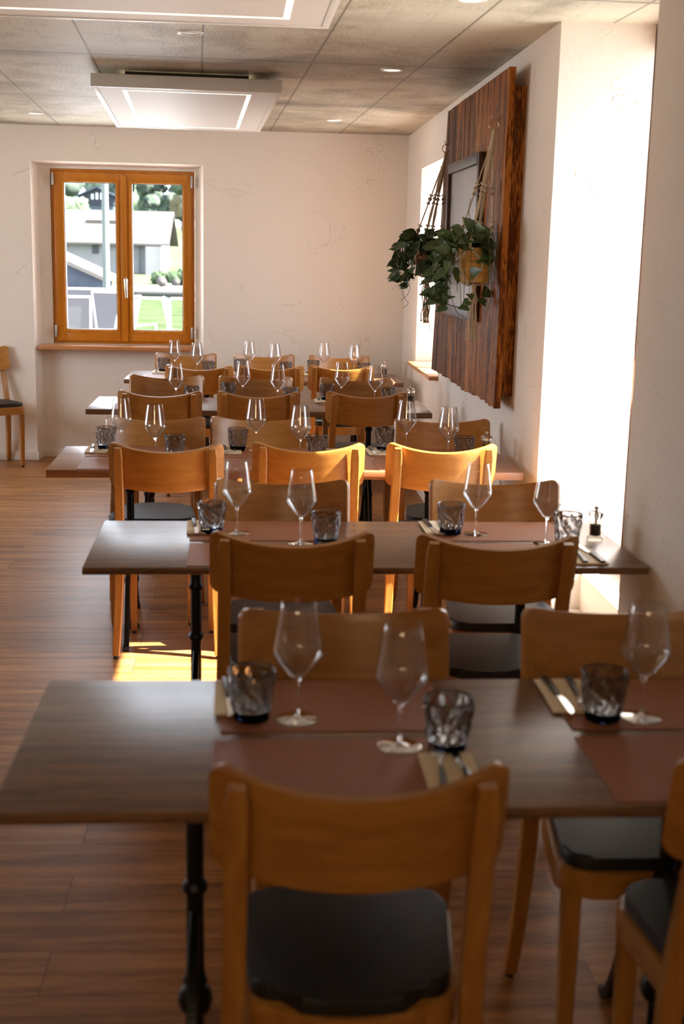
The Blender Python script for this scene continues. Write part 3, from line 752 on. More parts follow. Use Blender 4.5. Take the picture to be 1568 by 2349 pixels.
# settings: (table, side, mat_left_x, glass(x,y), tumbler(x,y), position word, things in view)
S = [
 (0, 'n', -.066, (.266, 2.10), (.350, 2.085), 'left'), (0, 'n', .597, None, None, 'right'),
 (0, 'f', -.055, (.087, 2.236), (.001, 2.240), 'left'), (0, 'f', .603, (.750, 2.236), (.672, 2.228), 'right'),
 (1, 'n', -.183, (.147, 3.695), (.222, 3.695), 'left'), (1, 'n', .575, (.905, 3.712), (.968, 3.705), 'right'),
 (1, 'f', -.185, (-.048, 3.835), (-.127, 3.840), 'left'), (1, 'f', .570, (.708, 3.840), (.628, 3.845), 'right'),
 (2, 'n', -.703, (-.412, 5.275), (-.331, 5.285), 'left'), (2, 'n', -.10, (.202, 5.30), (.275, 5.325), 'middle'), (2, 'n', .515, (.845, 5.335), (.918, 5.345), 'right'),
 (2, 'f', -.704, (-.575, 5.495), (-.644, 5.500), 'left'), (2, 'f', -.125, (.013, 5.520), (-.067, 5.510), 'middle'), (2, 'f', .530, (.688, 5.555), (.591, 5.550), 'right'),
 (3, 'n', -.78, (-.445, 7.245), (-.353, 7.245), 'left'), (3, 'n', -.19, (.141, 7.275), (.219, 7.285), 'middle'), (3, 'n', .39, (.715, 7.330), (.796, 7.335), 'right'),
 (3, 'f', -.19, (-.063, 7.470), (-.146, 7.460), 'middle'), (3, 'f', .38, (.528, 7.480), (.440, 7.470), 'right'),
 (4, 'n', -.74, (-.400, 8.955), (-.317, 8.960), 'left'), (4, 'n', -.19, (.152, 8.985), (.230, 8.985), 'middle'), (4, 'n', .37, (.722, 8.99), (.792, 8.985), 'right'),
 (4, 'f', -.71, (-.570, 9.145), (-.647, 9.140), 'left'), (4, 'f', -.16, (-.030, 9.150), (-.100, 9.150), 'middle'), (4, 'f', .385, (.513, 9.150), (.435, 9.150), 'right'),
]
def on_mat(mx, my, rot, gx, gy):
    c, s = math.cos(rot), math.sin(rot); dx, dy = gx-mx, gy-my
    return abs(dx*c+dy*s) < .215+.03 and abs(-dx*s+dy*c) < .14+.035
for (k, side, mx, g, t, pos) in S:
    yf, x0, x1, rot, th = TB[k]; cx = (x0+x1)/2; a = math.atan(rot)
    def W(x, v): return (x - rot*v, yf+v+rot*(x-cx))
    where = ('near' if side == 'n' else 'far') + ' side of the ' + TN[k]
    cmx, cmy = W(mx+.215, .012+.14 if side == 'n' else D-.012-.14)
    matM((cmx, cmy, ZT), a, 'brown leather placemat, %s one on the %s' % (pos, where), 'brown leather placemats')
    # napkin with cutlery at the mat's outer end (right for near sitters, left for far ones)
    if side == 'n': nx, nv, rz = mx+.408, .012+.105, a
    else: nx, nv, rz = mx+.034, D-.012-.105, a+PI
    jj = random.uniform(-.03, .03); rz += jj
    if not (k == 0 and side == 'n' and pos == 'right'):
        px, py = W(nx, nv); napM((px, py, ZM), rz, 'cream paper napkin under cutlery, %s setting on the %s' % (pos, where), 'cream napkins')
        zc = ZM+.0052
        c, s = math.cos(rz), math.sin(rz)
        def off(dx, dy): return (px+dx*c-dy*s, py+dx*s+dy*c, zc)
        knifeM(off(.022, .010), rz+.05, 'dark-handled knife on the napkin, %s setting on the %s' % (pos, where), 'dark-handled table knives')
        forkM(off(-.018, .012), rz-.06, 'dark-handled fork on the napkin, %s setting on the %s' % (pos, where), 'dark-handled table forks')
    def zat(p): return ZM if on_mat(cmx, cmy, a, *p) else ZT
    if g: glassM((g[0], g[1], zat(g)), random.uniform(0, 6), 'empty clear wine glass, %s setting on the %s' % (pos, where), 'clear wine glasses')
    if t: tumM((t[0], t[1], zat(t)), random.uniform(0, 6), 'smoky grey hammered tumbler, %s setting on the %s' % (pos, where), 'smoky grey tumblers')
for k, x, y in ((1, 1.076, 3.775), (2, 1.030, 5.425), (3, .930, 7.345), (4, .948, 9.05)):
    millM((x, y, ZT), 0, 'clear pepper mill standing at the right end of the %s' % TN[k], 'clear pepper mills')

# ------------------------------------------------------------------ plank board on the right wall
BX = 1.07; BT = .028
r = thing('wooden_plank_board', 'large dark reclaimed wood board with ragged lower edge on the right wall', 'wall board', (BX, 6.4, .95))
wav = [(7.544, .960), (7.428, .952), (7.25, .955), (7.054, .960), (6.824, .961), (6.554, .955), (6.304, .950), (6.032, .962), (5.781, .968), (5.60, .957), (5.480, .965)]
def zb(y):
    for (ya, za), (yb, zb_) in zip(wav, wav[1:]):
        if yb <= y <= ya: return za+(zb_-za)*(ya-y)/(ya-yb)
    return wav[-1][1] if y < 5.5 else wav[0][1]
ed = [5.480, 5.610, 5.840, 5.985, 6.130, 6.310, 6.470, 6.600, 6.755, 6.930, 7.060, 7.180, 7.330, 7.52]
tops = lambda y: y if y < 7.0 else 7.0+(y-7.0)*.43
for i, (a, b) in enumerate(zip(ed, ed[1:])):
    t = bmesh.new(); n = 14
    a += .0022; b -= .0022; ta, tb = tops(a), tops(b)
    xo = BX + random.uniform(-.002, .003); lo = []; hi = []
    for q in range(n+1):
        y = a+(b-a)*q/n; yt = ta+(tb-ta)*q/n
        z = zb(y)+-.018*abs(noise.noise(Vector((y*9, 3, 0))))+.009*noise.noise(Vector((y*24, 5, 0)))+.004*noise.noise(Vector((y*70, 1, 0)))
        lo.append((y, z)); hi.append((yt, 2.405))
    ring = lo + hi[::-1]
    A = [t.verts.new((xo-BX, y-6.4, z-.95)) for y, z in ring]; B = [t.verts.new((xo+BT-BX, y-6.4, z-.95)) for y, z in ring]
    t.faces.new(A); t.faces.new(B[::-1])
    for q in range(len(A)): t.faces.new((A[q], B[q], B[(q+1) % len(A)], A[(q+1) % len(A)]))
    bm = nb(); merge(bm, t); build('plank', bm, MT['oldwood2'] if i in (0, 4) else MT['oldwood'], r, 30)
bm = nb(); add_box(bm, .0285, XW-BX-.0005, 5.512-6.4, 7.3-6.4, .06, 1.382, .002); build('backing_slab', bm, MT['oldwood2'], r)
# picture
FX0, FX1 = 5.955, 6.93
r = thing('picture_frame', 'dark wooden picture frame with a grey print hanging on the plank board', 'picture', (BX-.004, 6.44, 1.31))
z0_, z1_ = 0, .785; ya, yb = FX0-6.44, FX1-6.44
bm = nb()
for (y0, y1, p0, p1) in ((ya, ya+.042, z0_, z1_), (yb-.042, yb, z0_, z1_)): add_box(bm, -.030, 0, y0, y1, p0, p1, .002)
add_box(bm, -.032, 0, ya+.043, yb-.043, z1_-.05, z1_, .002); add_box(bm, -.032, 0, ya+.043, yb-.043, z0_, z0_+.05, .002)
build('frame_moulding', bm, MT['darkframe'], r)
bm = nb(); add_box(bm, -.012, -.004, ya+.04, yb-.04, .045, z1_-.045); build('print', bm, MT['canvas'], r, 0)
bm = nb()
sc_ = [(.0, .30), (-.02, .37), (-.055, .42), (-.06, .35), (-.04, .27), (-.07, .30), (-.10, .38), (-.12, .30), (-.10, .24), (-.14, .27), (-.17, .33), (-.19, .26), (-.16, .21)]
pts = []
for q in range(len(sc_)-1):
    for s in range(4):
        u = s/4; pts.append((-.0130, sc_[q][0]*(1-u)+sc_[q+1][0]*u + .18, sc_[q][1]*(1-u)+sc_[q+1][1]*u))
add_sweep(bm, pts, [.0015]*len(pts), 5); build('drawn_line', bm, MT['chalk'], r)

# ------------------------------------------------------------------ macrame hangers and plants
def rope(bm, pts, r=.0028, n=6):
    add_sweep(bm, pts, [r]*len(pts), n)
def catm(pts, n=6):
    P_ = [Vector(p) for p in pts]; P_ = [P_[0]*2-P_[1]] + P_ + [P_[-1]*2-P_[-2]]; out = []
    for i in range(1, len(P_)-2):
        for s in range(n):
            t = s/n; a, b, c, d = P_[i-1:i+3]
            out.append(.5*((2*b)+(c-a)*t+(2*a-5*b+4*c-d)*t*t+(3*b-a-3*c+d)*t**3))
    out.append(P_[-2]); return out
def hanger(label, y, ringx, ringz, potx, potz, mat, tasselz):
    R0 = .077
    r = thing('macrame_hanger', label, 'plant hanger', (potx, y, potz), 0, 'macrame plant hangers on the board')
    dx, dz = ringx-potx, ringz-potz
    bm = nb(); seg = 40
    pts = [Vector((dx+.021*math.cos(2*PI*i/seg), .004*math.sin(2*PI*i/seg)+.004, dz+.021*math.sin(2*PI*i/seg))) for i in range(seg)]
    for i in range(seg):
        pass
    pts.append(pts[0]); add_sweep(bm, pts, [.0022]*len(pts), 8); build('metal_ring', bm, MT['ring'], r)
    top = Vector((dx, .004, dz-.021))
    ctr = Vector((0, 0, .02))
    # gathered neck
    k1 = top.lerp(ctr, .15)
    bm = nb(); add_sweep(bm, [top+Vector((0, 0, .006)), top.lerp(k1, .4), top.lerp(k1, .8), k1], [.009, .008, .011, .017], 10)
    build('wrapped_neck', bm, MT[mat], r)
    an = [.35, 1.35, 2.9, 4.25]
    for q, A in enumerate(an):
        d = Vector((math.cos(A), math.sin(A), 0))
        rim = Vector((0, 0, .085)) + d*(R0+.006)
        s0 = k1 + d*.010
        bm = nb()
        side = Vector((-d.y, d.x, 0))
        # cords between knots
        u1, u2, u3, u4 = .34, .47, .74, .90
        L = lambda u: s0.lerp(rim, u)
        for w_ in (-1.5, -.5, .5, 1.5):
            rope(bm, [L(0)+side*w_*.002, L(u1*.5)+side*w_*.005, L(u1)+side*w_*.002])
            rope(bm, [L(u2)+side*w_*.002, L((u2+u3)/2)+side*w_*.0035, L(u3)+side*w_*.002])
        # twisted knot bands
        for (a, b) in ((u1, u2), (u3, u4)):
            n_ = 16; ps = [L(a+(b-a)*i/n_) for i in range(n_+1)]
            add_sweep(bm, ps, [(.0115+.002*math.sin(i*1.2), .0045) for i in range(n_+1)], 10, twist=.42)
        for sgn in (-1, 1):   # net around the pot
            a2 = A+sgn*.75
            lo = Vector((math.cos(a2)*(R0*.96+.004), math.sin(a2)*(R0*.96+.004), .0))
            mid = Vector((math.cos(A+sgn*.35)*(R0+.006), math.sin(A+sgn*.35)*(R0+.006), .045))
            bot = Vector((0, 0, -.088)); low2 = Vector((math.cos(a2-sgn*.5)*.058, math.sin(a2-sgn*.5)*.058, -.072))
            for o_ in (-.0025, .0025):
                oz = Vector((0, 0, o_))+side*o_
                rope(bm, [p+oz for p in catm([L(u4), rim, mid, lo, low2, bot], 4)])
        build('cord', bm, MT[mat], r)
    bm = nb(); random.seed(int(y*10))
    add_sweep(bm, [Vector((0, 0, -.085)), Vector((0, 0, -.11)), Vector((0, 0, -.125))], [.012, .010, .012], 10)
    tz = tasselz-potz
    for q in range(11):
        a = 2*PI*q/11; rr = .021 if q % 2 else .012
        p = [Vector((rr*.5*math.cos(a), rr*.5*math.sin(a), -.12))]
        for s in range(1, 7): p.append(Vector((rr*(1+.35*math.sin(s*1.7+q))*math.cos(a), rr*(1+.35*math.sin(s*1.7+q))*math.sin(a), -.12+(tz+.12+random.uniform(-.006, .006))*s/6)))
        rope(bm, p, .0026)
        add_sweep(bm, [p[-1], p[-1]+Vector((0, 0, -.009))], [.0032, .0055], 6)
    build('tassel', bm, MT[mat], r)
    # hook in the board
    hk = thing('wall_hook', 'small screw hook in the board holding the %s hanger' % ('cream' if mat == 'rope' else 'beige'), 'hook', (BX, y, ringz+.02))
    bm = nb(); e = ringx-BX
    p = catm([(.010, .0, .012), (-.012, .0, .014), (e*.75, .0, .008), (e, .0, .0), (e-.008, 0, .010), (e-.010, .0, .022)], 5)
    add_sweep(bm, p, [.0019]*len(p), 8); build('hook_wire', bm, MT['ring'], hk)
    return r
def plant(label, y, potx, potz, potmat, leafmat, ext, nleaf, seed, trails):
    random.seed(seed)
    r = thing('potted_ivy', label, 'plant', (potx, y, potz-.075), 0, 'trailing ivy plants in hanging pots')
    R0 = .074
    bm = nb(); add_lathe(bm, [(0, 0), (.052, 0), (.056, .004), (.064, .05), (.070, .10), (.074, .150), (.071, .150), (.067, .13), (0, .13)], 36); build('plant_pot', bm, MT[potmat], r)
    bm = nb(); add_lathe(bm, [(0, .131), (.066, .131), (.05, .140), (0, .143)], 20); build('soil', bm, MT['soil'], r)
    st = nb(); lf = nb(); tips = []
    paths = []
    for q in range(26):
        a = random.uniform(0, 2*PI)
        if q % 3: a = random.uniform(PI*.55, PI*1.75)       # mostly away from the board
        d = Vector((math.cos(a), math.sin(a)*1.25, 0))
        reach = random.uniform(.07, .14); drop = random.uniform(.02, .26)
        if d.x > 0: reach *= .55; 
        p0 = Vector((d.x*.03, d.y*.03, .14))
        pp = [p0, p0+d*reach*.5+Vector((0, 0, random.uniform(.03, .09))), p0+d*reach+Vector((0, 0, random.uniform(-.01, .04))), p0+d*(reach*1.15)+Vector((0, 0, -drop*.6)), p0+d*(reach*random.uniform(.85, 1.2))+Vector((0, 0, -drop))]
        paths.append(pp)
    for tr in trails: paths.append([Vector(p) for p in tr])
    lim = XW-.10-potx
    def leaf(p, dirv, nrm, s):
        u = dirv.normalized(); v = nrm.cross(u)
        if v.length < 1e-3: v = Vector((0, 1, 0))
        v.normalize(); n_ = u.cross(v).normalized()
        out = [(0, 0), (-.12, .22), (.05, .37), (.33, .39), (.65, .25), (.88, .09), (1.05, 0)]
        L_ = [lf.verts.new(p + u*a*s + v*b*s + n_*(.12*s*(b*2) - .18*s*a*a)) for a, b in out]
        R_ = [L_[0]] + [lf.verts.new(p + u*a*s - v*b*s + n_*(.12*s*(b*2) - .18*s*a*a)) for a, b in out[1:-1]] + [L_[-1]]
        M_ = [lf.verts.new(p + u*a*s - n_*(.18*s*a*a+.03*s)) for a in (.05, .35, .65, .88)]
        ctr = [L_[0]] + M_ + [L_[-1]]
        for side in (L_, R_):
            o = side
            seq = [(o[0], o[1], M_[0]), (o[1], o[2], M_[0]), (o[2], o[3], M_[1], M_[0]), (o[3], o[4], M_[2], M_[1]), (o[4], o[5], M_[3], M_[2]), (o[5], o[6], M_[3])]
            for f in seq:
                try: lf.faces.new(f if side is L_ else f[::-1])
                except ValueError: pass
    cnt = 0
    for pp in paths:
        c = catm(pp, 7)
        for p in c: p.x = min(p.x, lim)
        add_sweep(st, c, [.0013]*len(c), 5)
        long_ = pp in paths[26:]
        for i, p in enumerate(c[3:]):
            if i % (3 if long_ else 2): continue
            if cnt > nleaf: break
            d = Vector((random.uniform(-1, 1), random.uniform(-1, 1), random.uniform(-.8, .5)))
            outv = Vector((p.x, p.y, 0));
            if outv.length > .01: d += outv.normalized()*.8
            if p.x > lim-.05: d.x = -abs(d.x)
            nrm = Vector((random.uniform(-.5, .5)-.2, random.uniform(-.9, .1)-.3, random.uniform(.2, 1)))
            s = random.uniform(.044, .080) * (.55 if long_ else 1)
            leaf(p + d.normalized()*.006, d, nrm, s); cnt += 1
    build('vine_stems', st, MT['stem'], r)
    build('foliage', lf, MT[leafmat], r, 60)
    return r
hanger('cream macrame hanger with long tassel, nearer one on the plank board', 5.60, 1.036, 2.176, .975, 1.580, 'rope', 1.262)
plant('speckled trailing ivy in an ochre ribbed pot, nearer hanging plant', 5.60, .975, 1.580, 'pot', 'leaf', 0, 150, 11,
      [[(-.02, -.02, .14), (-.03, -.05, .24), (-.045, -.06, .30), (-.04, -.05, .36)],
       [(-.05, -.05, .14), (-.10, -.08, .10), (-.12, -.09, -.02), (-.09, -.08, -.12), (-.05, -.08, -.15)],
       [(.02, -.06, .14), (.05, -.10, .08), (.06, -.10, -.05), (.04, -.10, -.14)],
       [(-.05, .03, .14), (-.13, .05, .10), (-.16, .06, -.02), (-.15, .05, -.12), (-.12, .05, -.16)],
       [(.03, -.05, .14), (.07, -.10, .15), (.075, -.11, .05), (.06, -.1, -.03)]])
hanger('beige macrame hanger at the far edge of the plank board', 7.00, 1.036, 2.188, .955, 1.590, 'rope2', 1.262)
plant('dark trailing ivy in a terracotta pot, farther hanging plant', 7.00, .955, 1.590, 'pot2', 'leaf2', 0, 150, 23,
      [[(-.05, 0, .14), (-.12, -.02, .12), (-.15, -.02, .0), (-.13, -.02, -.12), (-.10, 0, -.16), (-.13, 0, -.19)],
       [(-.04, .02, .14), (-.12, .02, .20), (-.15, .02, .17)],
       [(0, -.05, .14), (-.02, -.1, .08), (-.02, -.1, -.10), (0, -.08, -.20), (.02, -.08, -.31)],
       [(-.04, -.03, .14), (-.13, -.05, .08), (-.10, -.05, -.08), (-.15, -.05, -.15)]])

# ------------------------------------------------------------------ outside the back window
EX = dict(
    terrace=flat('terrace_paving', (.45, .43, .40), .8, var=.1, bscale=3),
    lawn=flat('lawn_grass', (.046, .062, .030), .9, var=.35, bscale=1.5, bump=.5),
    meadow=flat('meadow_grass', (.075, .088, .052), .9, var=.15, bscale=.05),
    gravel=flat('pale_road', (.30, .29, .28), .9, var=.08, bscale=1),
    drive=flat('grey_forecourt', (.36, .37, .38), .9, var=.08, bscale=1),
    roof=flat('pale_tiled_roof', (.105, .094, .088), .8, var=.05, bscale=2),
    wall=flat('whitewashed_barn_wall', (.21, .20, .205), .85, var=.12, bscale=.8),
    slate=flat('grey_board_cladding', (.055, .064, .085), .8, var=.15, bscale=2),
    darkwood=flat('dark_chalet_boards', (.018, .018, .026), .8),
    paleblue=flat('pale_blue_render', (.05, .065, .085), .8),
    dark=flat('dark_window_opening', (.02, .02, .025), .4),
    whitep=flat('white_painted_metal', (.65, .66, .68), .4),
    pole=flat('weathered_pole', (.13, .14, .135), .7),
    rail=flat('grey_guard_beam', (.075, .067, .067), .6),
    sling=flat('grey_mesh_sling', (.060, .060, .075), .7),
    tree1=flat('light_green_foliage', (.060, .086, .046), .8, var=.4, bscale=1.2, bump=1),
    tree2=flat('mid_green_foliage', (.032, .047, .031), .8, var=.5, bscale=.6, bump=1),
    hedge=flat('hedge_foliage', (.04, .065, .025), .8, var=.4, bscale=2, bump=1),
    stone=flat('dark_field_stones', (.035, .03, .03), .8, var=.4, bscale=2),
    trunk=flat('tree_bark', (.016, .013, .01), .9),
)
for k_ in ('lawn', 'meadow', 'gravel', 'roof', 'drive', 'terrace', 'slate', 'wall'): P(EX[k_].node_tree.nodes).inputs['Specular IOR Level'].default_value = 0
bm = nb(); add_box(bm, -9, 7, YB+.41, 17.5, -.12, 0); struct(build('trim_3', bm, EX['terrace'], smooth=0), 'pale paved terrace outside the back window', 'terrace')
def quad_ground(name, pts, mat, label):
    bm = nb(); vs = [bm.verts.new(p) for p in pts]; f = bm.faces.new(vs)
    rg = bmesh.ops.extrude_face_region(bm, geom=[f])
    for v in [g for g in rg['geom'] if isinstance(g, bmesh.types.BMVert)]: v.co.z -= .3
    o = build(name, bm, mat, smooth=0); struct(o, label, 'ground'); return o
quad_ground('trim_4', [(-60, 17.5, -.15), (40, 17.5, -.15), (40, 50, -.30), (-60, 50, -.30)], EX['lawn'], 'green lawn beyond the terrace')
quad_ground('trim_5', [(-60, 50, -.28), (40, 50, -.28), (40, 68, -.25), (-60, 68, -.25)], EX['gravel'], 'pale road behind the lawn')
quad_ground('trim_6', [(-140, 68, -.3), (60, 68, -.3), (60, 230, 5.6), (-140, 230, 5.6)], EX['meadow'], 'bright meadow slope in the distance')
quad_ground('trim_7', [(1.9, -30, -.3), (60, -30, -.3), (60, 60, -.3), (1.9, 60, -.3)], EX['gravel'], 'ground outside the right wall')
quad_ground('trim_8', [(-40, -30, -.3), (-4.9, -30, -.3), (-4.9, 17, -.3), (-40, 17, -.3)], EX['gravel'], 'ground outside the left wall')
# barn: seen through both sashes
r = thing('barn', 'long whitewashed barn with a pale tiled roof beyond the lawn', 'building', (-8.6, 80, -.9))
def gable_roof(bm, x0, x1, y0, y1, z0, z1, over=.5, th=.25):
    ym = (y0+y1)/2
    for (ya, yb_) in ((y0-over, ym), (y1+over, ym)):
        za = z0 - over*(z1-z0)/(ym-y0)
        vs = [bm.verts.new(p) for p in ((x0-over, ya, za), (x1+over, ya, za), (x1+over, yb_, z1), (x0-over, yb_, z1), (x0-over, ya, za-th), (x1+over, ya, za-th), (x1+over, yb_, z1-th), (x0-over, yb_, z1-th))]
        for f in ((0, 1, 2, 3), (7, 6, 5, 4), (0, 4, 5, 1), (1, 5, 6, 2), (2, 6, 7, 3), (3, 7, 4, 0)): bm.faces.new([vs[i] for i in f])
bm = nb(); add_box(bm, -8, 2.8, 0, 9, 0, 3.05)
t = bmesh.new()
for x in (2.79,):
    v = [bm.verts.new(p) for p in ((x, 0, 3.05), (x, 9, 3.05), (x, 4.5, 4.7))]; bm.faces.new(v)
build('wall', bm, EX['wall'], r, 0)
bm = nb(); gable_roof(bm, -8, 2.8, 0, 9, 3.1, 4.95, .55, .12); build('roof', bm, EX['roof'], r, 0)
bm = nb(); add_box(bm, -1.40, -1.02, -.06, .02, 2.2, 2.78); build('small_window', bm, EX['dark'], r, 0)
bm = nb(); add_box(bm, 1.38, 1.50, -.10, 0, 0, 3.0); build('downpipe', bm, EX['pole'], r, 0)
bm = nb(); add_box(bm, -2.1, .5, -.6+2.9, -.4+2.9, 4.15, 4.27); build('skylight', bm, EX['stone'], r, 0)
bm = nb(); add_box(bm, 1.95, 2.9, -1.2, 0, 0, 2.7); build('porch', bm, EX['wall'], r, 0)
r = thing('shed', 'grey boarded shed with sloping pinkish roof seen through the left sash', 'building', (-8.6, 58, -.3))
def prism_xz(bm, pts, y0, y1):
    A = [bm.verts.new((x, y0, z)) for x, z in pts]; B = [bm.verts.new((x, y1, z)) for x, z in pts]
    bm.faces.new(A[::-1]); bm.faces.new(B)
    for i in range(len(A)): bm.faces.new((A[i], A[(i+1) % len(A)], B[(i+1) % len(A)], B[i]))
bm = nb(); prism_xz(bm, [(-5, 0), (1.65, 0), (1.65, .55), (-1.6, 1.98), (-5, 3.2)], 0, 5); build('wall', bm, EX['slate'], r, 0)
bm = nb(); prism_xz(bm, [(1.95, .45), (1.95, .62), (-1.6, 2.18), (-5, 3.5), (-5, 3.25), (-1.6, 1.98)], -.4, 5.3); build('roof', bm, EX['roof'], r, 0)
r = thing('chalet', 'dark timber chalet with white windows above the barn roof', 'building', (-15.7, 130, 4.9)); r.scale = (.5, .5, .5)
bm = nb(); add_box(bm, -2.2, 3.2, 0, 6, 0, 1.9); build('lower_wall', bm, EX['paleblue'], r, 0)
bm = nb(); prism_xz(bm, [(-3.4, 1.9), (3.4, 1.9), (3.4, 3.6), (0, 5.2), (-3.4, 3.6)], -.3, 6); build('gable', bm, EX['darkwood'], r, 0)
bm = nb(); prism_xz(bm, [(-4.1, 3.35), (0, 5.25), (4.1, 3.35), (4.1, 3.65), (0, 5.6), (-4.1, 3.65)], -.8, 6.4); build('roof', bm, EX['slate'], r, 0)
for q in (-1.1, -.2, .7):
    bm = nb(); add_box(bm, q, q+.45, -.4, -.28, 3.0, 4.2+(.25 if q > -.5 else 0)-.2); build('white_window', bm, EX['whitep'], r, 0)
bm = nb(); add_lathe(bm, [(0, 0), (.13, 0), (.11, 5.5), (0, 5.5)], 14); tag(build('utility_pole', bm, EX['pole']), 'tall pale utility pole in front of the barn', 'pole').location = (-5.05, 44, -.3)
# guard beam
r = thing('guard_rail', 'horizontal grey guard beam along the lawn', 'railing', (-3, 27, -.2))
bm = nb(); add_sweep(bm, [(-6, 0, .92), (5, 0, .92)], [.085, .085], 14); build('beam', bm, EX['rail'], r)
for q in (-4.5, -1.6, 1.2, 4):
    bm = nb(); add_sweep(bm, [(q, .1, 0), (q, .1, 1.12)], [.05, .05], 8); build('post', bm, EX['whitep'], r)
# trees
def tree(label, x, y, z, h, rad, mat, seed, group='trees on the slope'):
    rnd = random.Random(seed)
    r = thing('tree', label, 'tree', (x, y, z), 0, group)
    bm = nb(); add_sweep(bm, [(0, 0, 0), (rad*.06, 0, h*.4), (0, 0, h*.75)], [rad*.06, rad*.04, rad*.02], 8); build('trunk', bm, EX['trunk'], r)
    bm = nb()
    for q in range(16):
        t = bmesh.new(); bmesh.ops.create_icosphere(t, subdivisions=3, radius=1)
        a = rnd.uniform(0, 6.28); rr = rad*rnd.uniform(0, .65); zz = h*rnd.uniform(.35, .9); s = rad*rnd.uniform(.3, .5)
        for v in t.verts:
            n_ = 1+.35*noise.noise(v.co*2.2+Vector((q, seed, 0)))+.2*noise.noise(v.co*6+Vector((q, 0, seed)))
            v.co = v.co*s*n_; v.co += Vector((rr*math.cos(a), rr*math.sin(a), zz))
        merge(bm, t)
    build('crown', bm, mat, r, 80)
tree('pale green leafy tree to the left of the chalet', -13.9, 98, .6, 4.6, 2.0, EX['tree1'], 1)
tree('small pale green tree beside the chalet base', -11.4, 99, .4, 2.6, 1.4, EX['tree1'], 4)
tree('dark green tree high on the left behind the pale tree', -31.5, 205, 4.2, 9, 5.0, EX['tree2'], 2)
tree('green tree behind the chalet', -24.0, 215, 5, 9.0, 5.5, EX['tree1'], 12)
for i, (x, h_, m_) in enumerate([(-19.2, 9, 'tree2'), (-16.5, 8, 'tree1'), (-14.2, 10, 'tree2'), (-11.2, 8.5, 'tree2'), (-9.0, 9.5, 'tree1')]):
    tree(['broad dark tree at the left of the right-hand pane', 'pale round tree in the right-hand pane', 'tall mid-green tree in the centre of the right-hand pane',
          'leaning dark tree in the right-hand pane', 'green tree at the far right of the right-hand pane'][i], x, 185+(i%2)*14, 3.2, h_, 2.6, EX[m_], 20+i)
for i, (x, h_) in enumerate([(-27.5, 12), (-22.5, 13), (-18, 12.5), (-13.5, 13), (-9, 12)]):
    tree('tall dark tree in the back row of the slope, %s' % ['far left', 'above the chalet', 'left of the right-hand pane', 'middle of the right-hand pane', 'far right'][i], x, 226+(i%2)*14, 4.8, h_, 3.0, EX['tree2'], 40+i, 'back row of trees on the slope')
def bush(label, x, y, z, s, mat, seed):
    bm = nb(); rnd = random.Random(seed)
    for q in range(8):
        t = bmesh.new(); bmesh.ops.create_icosphere(t, subdivisions=3, radius=1)
        ox, oz, ss = rnd.uniform(-s, s), rnd.uniform(.1, .6)*s, s*rnd.uniform(.4, .6)
        for v in t.verts: v.co = v.co*ss*(1+.4*noise.noise(v.co*3+Vector((q, seed, 0)))) + Vector((ox, 0, oz))
        merge(bm, t)
    o = tag(build('bush', bm, mat, None, 80), label, 'bush'); o.location = (x, y, z)
bush('round green bush beside the barn in the right-hand pane', -4.55, 70, -.3, .75, EX['hedge'], 3)
bush('green bush at the edge of the right-hand pane', -3.5, 69, -.1, .7, EX['hedge'], 5)
for i, (x, s) in enumerate([(-4.45, .26), (-3.75, .20), (-3.1, .28)]):
    bm = nb(); t = bmesh.new(); bmesh.ops.create_icosphere(t, subdivisions=3, radius=s)
    for v in t.verts: v.co *= 1+.3*noise.noise(v.co*4+Vector((i, 0, 0)))
    merge(bm, t); o = tag(build('boulder', bm, EX['stone']), ['left dark boulder by the road in the right-hand pane', 'small middle boulder by the road', 'right dark boulder by the road'][i], 'boulder', 'boulders beside the road'); o.location = (x, 62, .1)
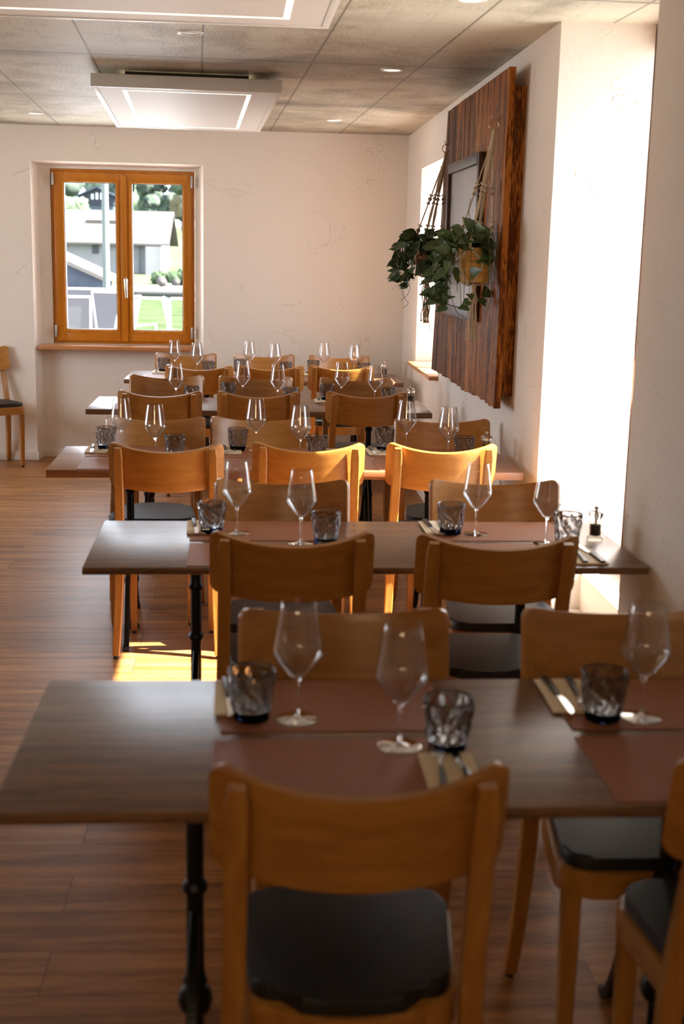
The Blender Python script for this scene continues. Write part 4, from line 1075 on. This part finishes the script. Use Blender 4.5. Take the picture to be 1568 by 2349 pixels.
# terrace chairs
def make_tchair():
    r = thing('terrace_chair', '', 'outdoor chair')
    fr = nb()
    for s in (-1, 1):
        add_sweep(fr, [(s*.27, .25, 0), (s*.27, .24, .62), (s*.27, -.20, .62)], [.014, .014, .014], 8)
        add_sweep(fr, [(s*.27, -.26, 0), (s*.26, -.20, .42), (s*.25, -.33, 1.0)], [.014, .014, .014], 8)
        add_sweep(fr, [(s*.26, -.20, .42), (s*.26, .24, .43)], [.012, .012], 8)
    add_sweep(fr, [(-.25, -.33, 1.0), (.25, -.33, 1.0)], [.013, .013], 8)
    add_sweep(fr, [(-.26, .24, .43), (.26, .24, .43)], [.013, .013], 8)
    build('frame', fr, EX['whitep'], r)
    bm = nb(); t = bmesh.new()
    add_prism(bm, [(-.245, -.19), (.245, -.19), (.245, .235), (-.245, .235)], .425, .432); build('seat_sling', bm, EX['sling'], r)
    bm = nb(); n = 8; A = []
    for i in range(n+1):
        u = i/n; y = -.205-.125*u; z = .45+.54*u
        A.append([bm.verts.new((x, y+o, z)) for x, o in ((-.245, 0), (.245, 0), (.245, .006), (-.245, .006))])
    for p, q in zip(A, A[1:]):
        for k in range(4): bm.faces.new((p[k], p[(k+1) % 4], q[(k+1) % 4], q[k]))
    bm.faces.new(A[0]); bm.faces.new(A[-1][::-1]); build('back_sling', bm, EX['sling'], r)
    return r
tch = Maker(make_tchair)
gT = 'grey mesh terrace chairs outside the window'
tch((-2.02, 13.6, .12), 0.25, 'grey mesh terrace chair, largest one at the lower left of the left pane', gT)
tch((-1.52, 15.2, .12), -.45, 'grey mesh terrace chair at the lower right of the left pane', gT)
tch((-2.15, 16.3, .12), .05, 'grey mesh terrace chair farther back in the left pane', gT)
tch((-1.62, 13.75, .12), 1.25, 'grey mesh terrace chair showing at the left of the right pane', gT)
tch((-.62, 13.4, .12), -PI/2+.046, 'white framed terrace chair seen side-on in the right pane', gT)
bm = nb(); add_box(bm, -3.2, -.2, 13.0, 17.0, 0, .12, .01); tag(build('terrace_deck', bm, EX['terrace']), 'low raised deck under the terrace chairs', 'deck')
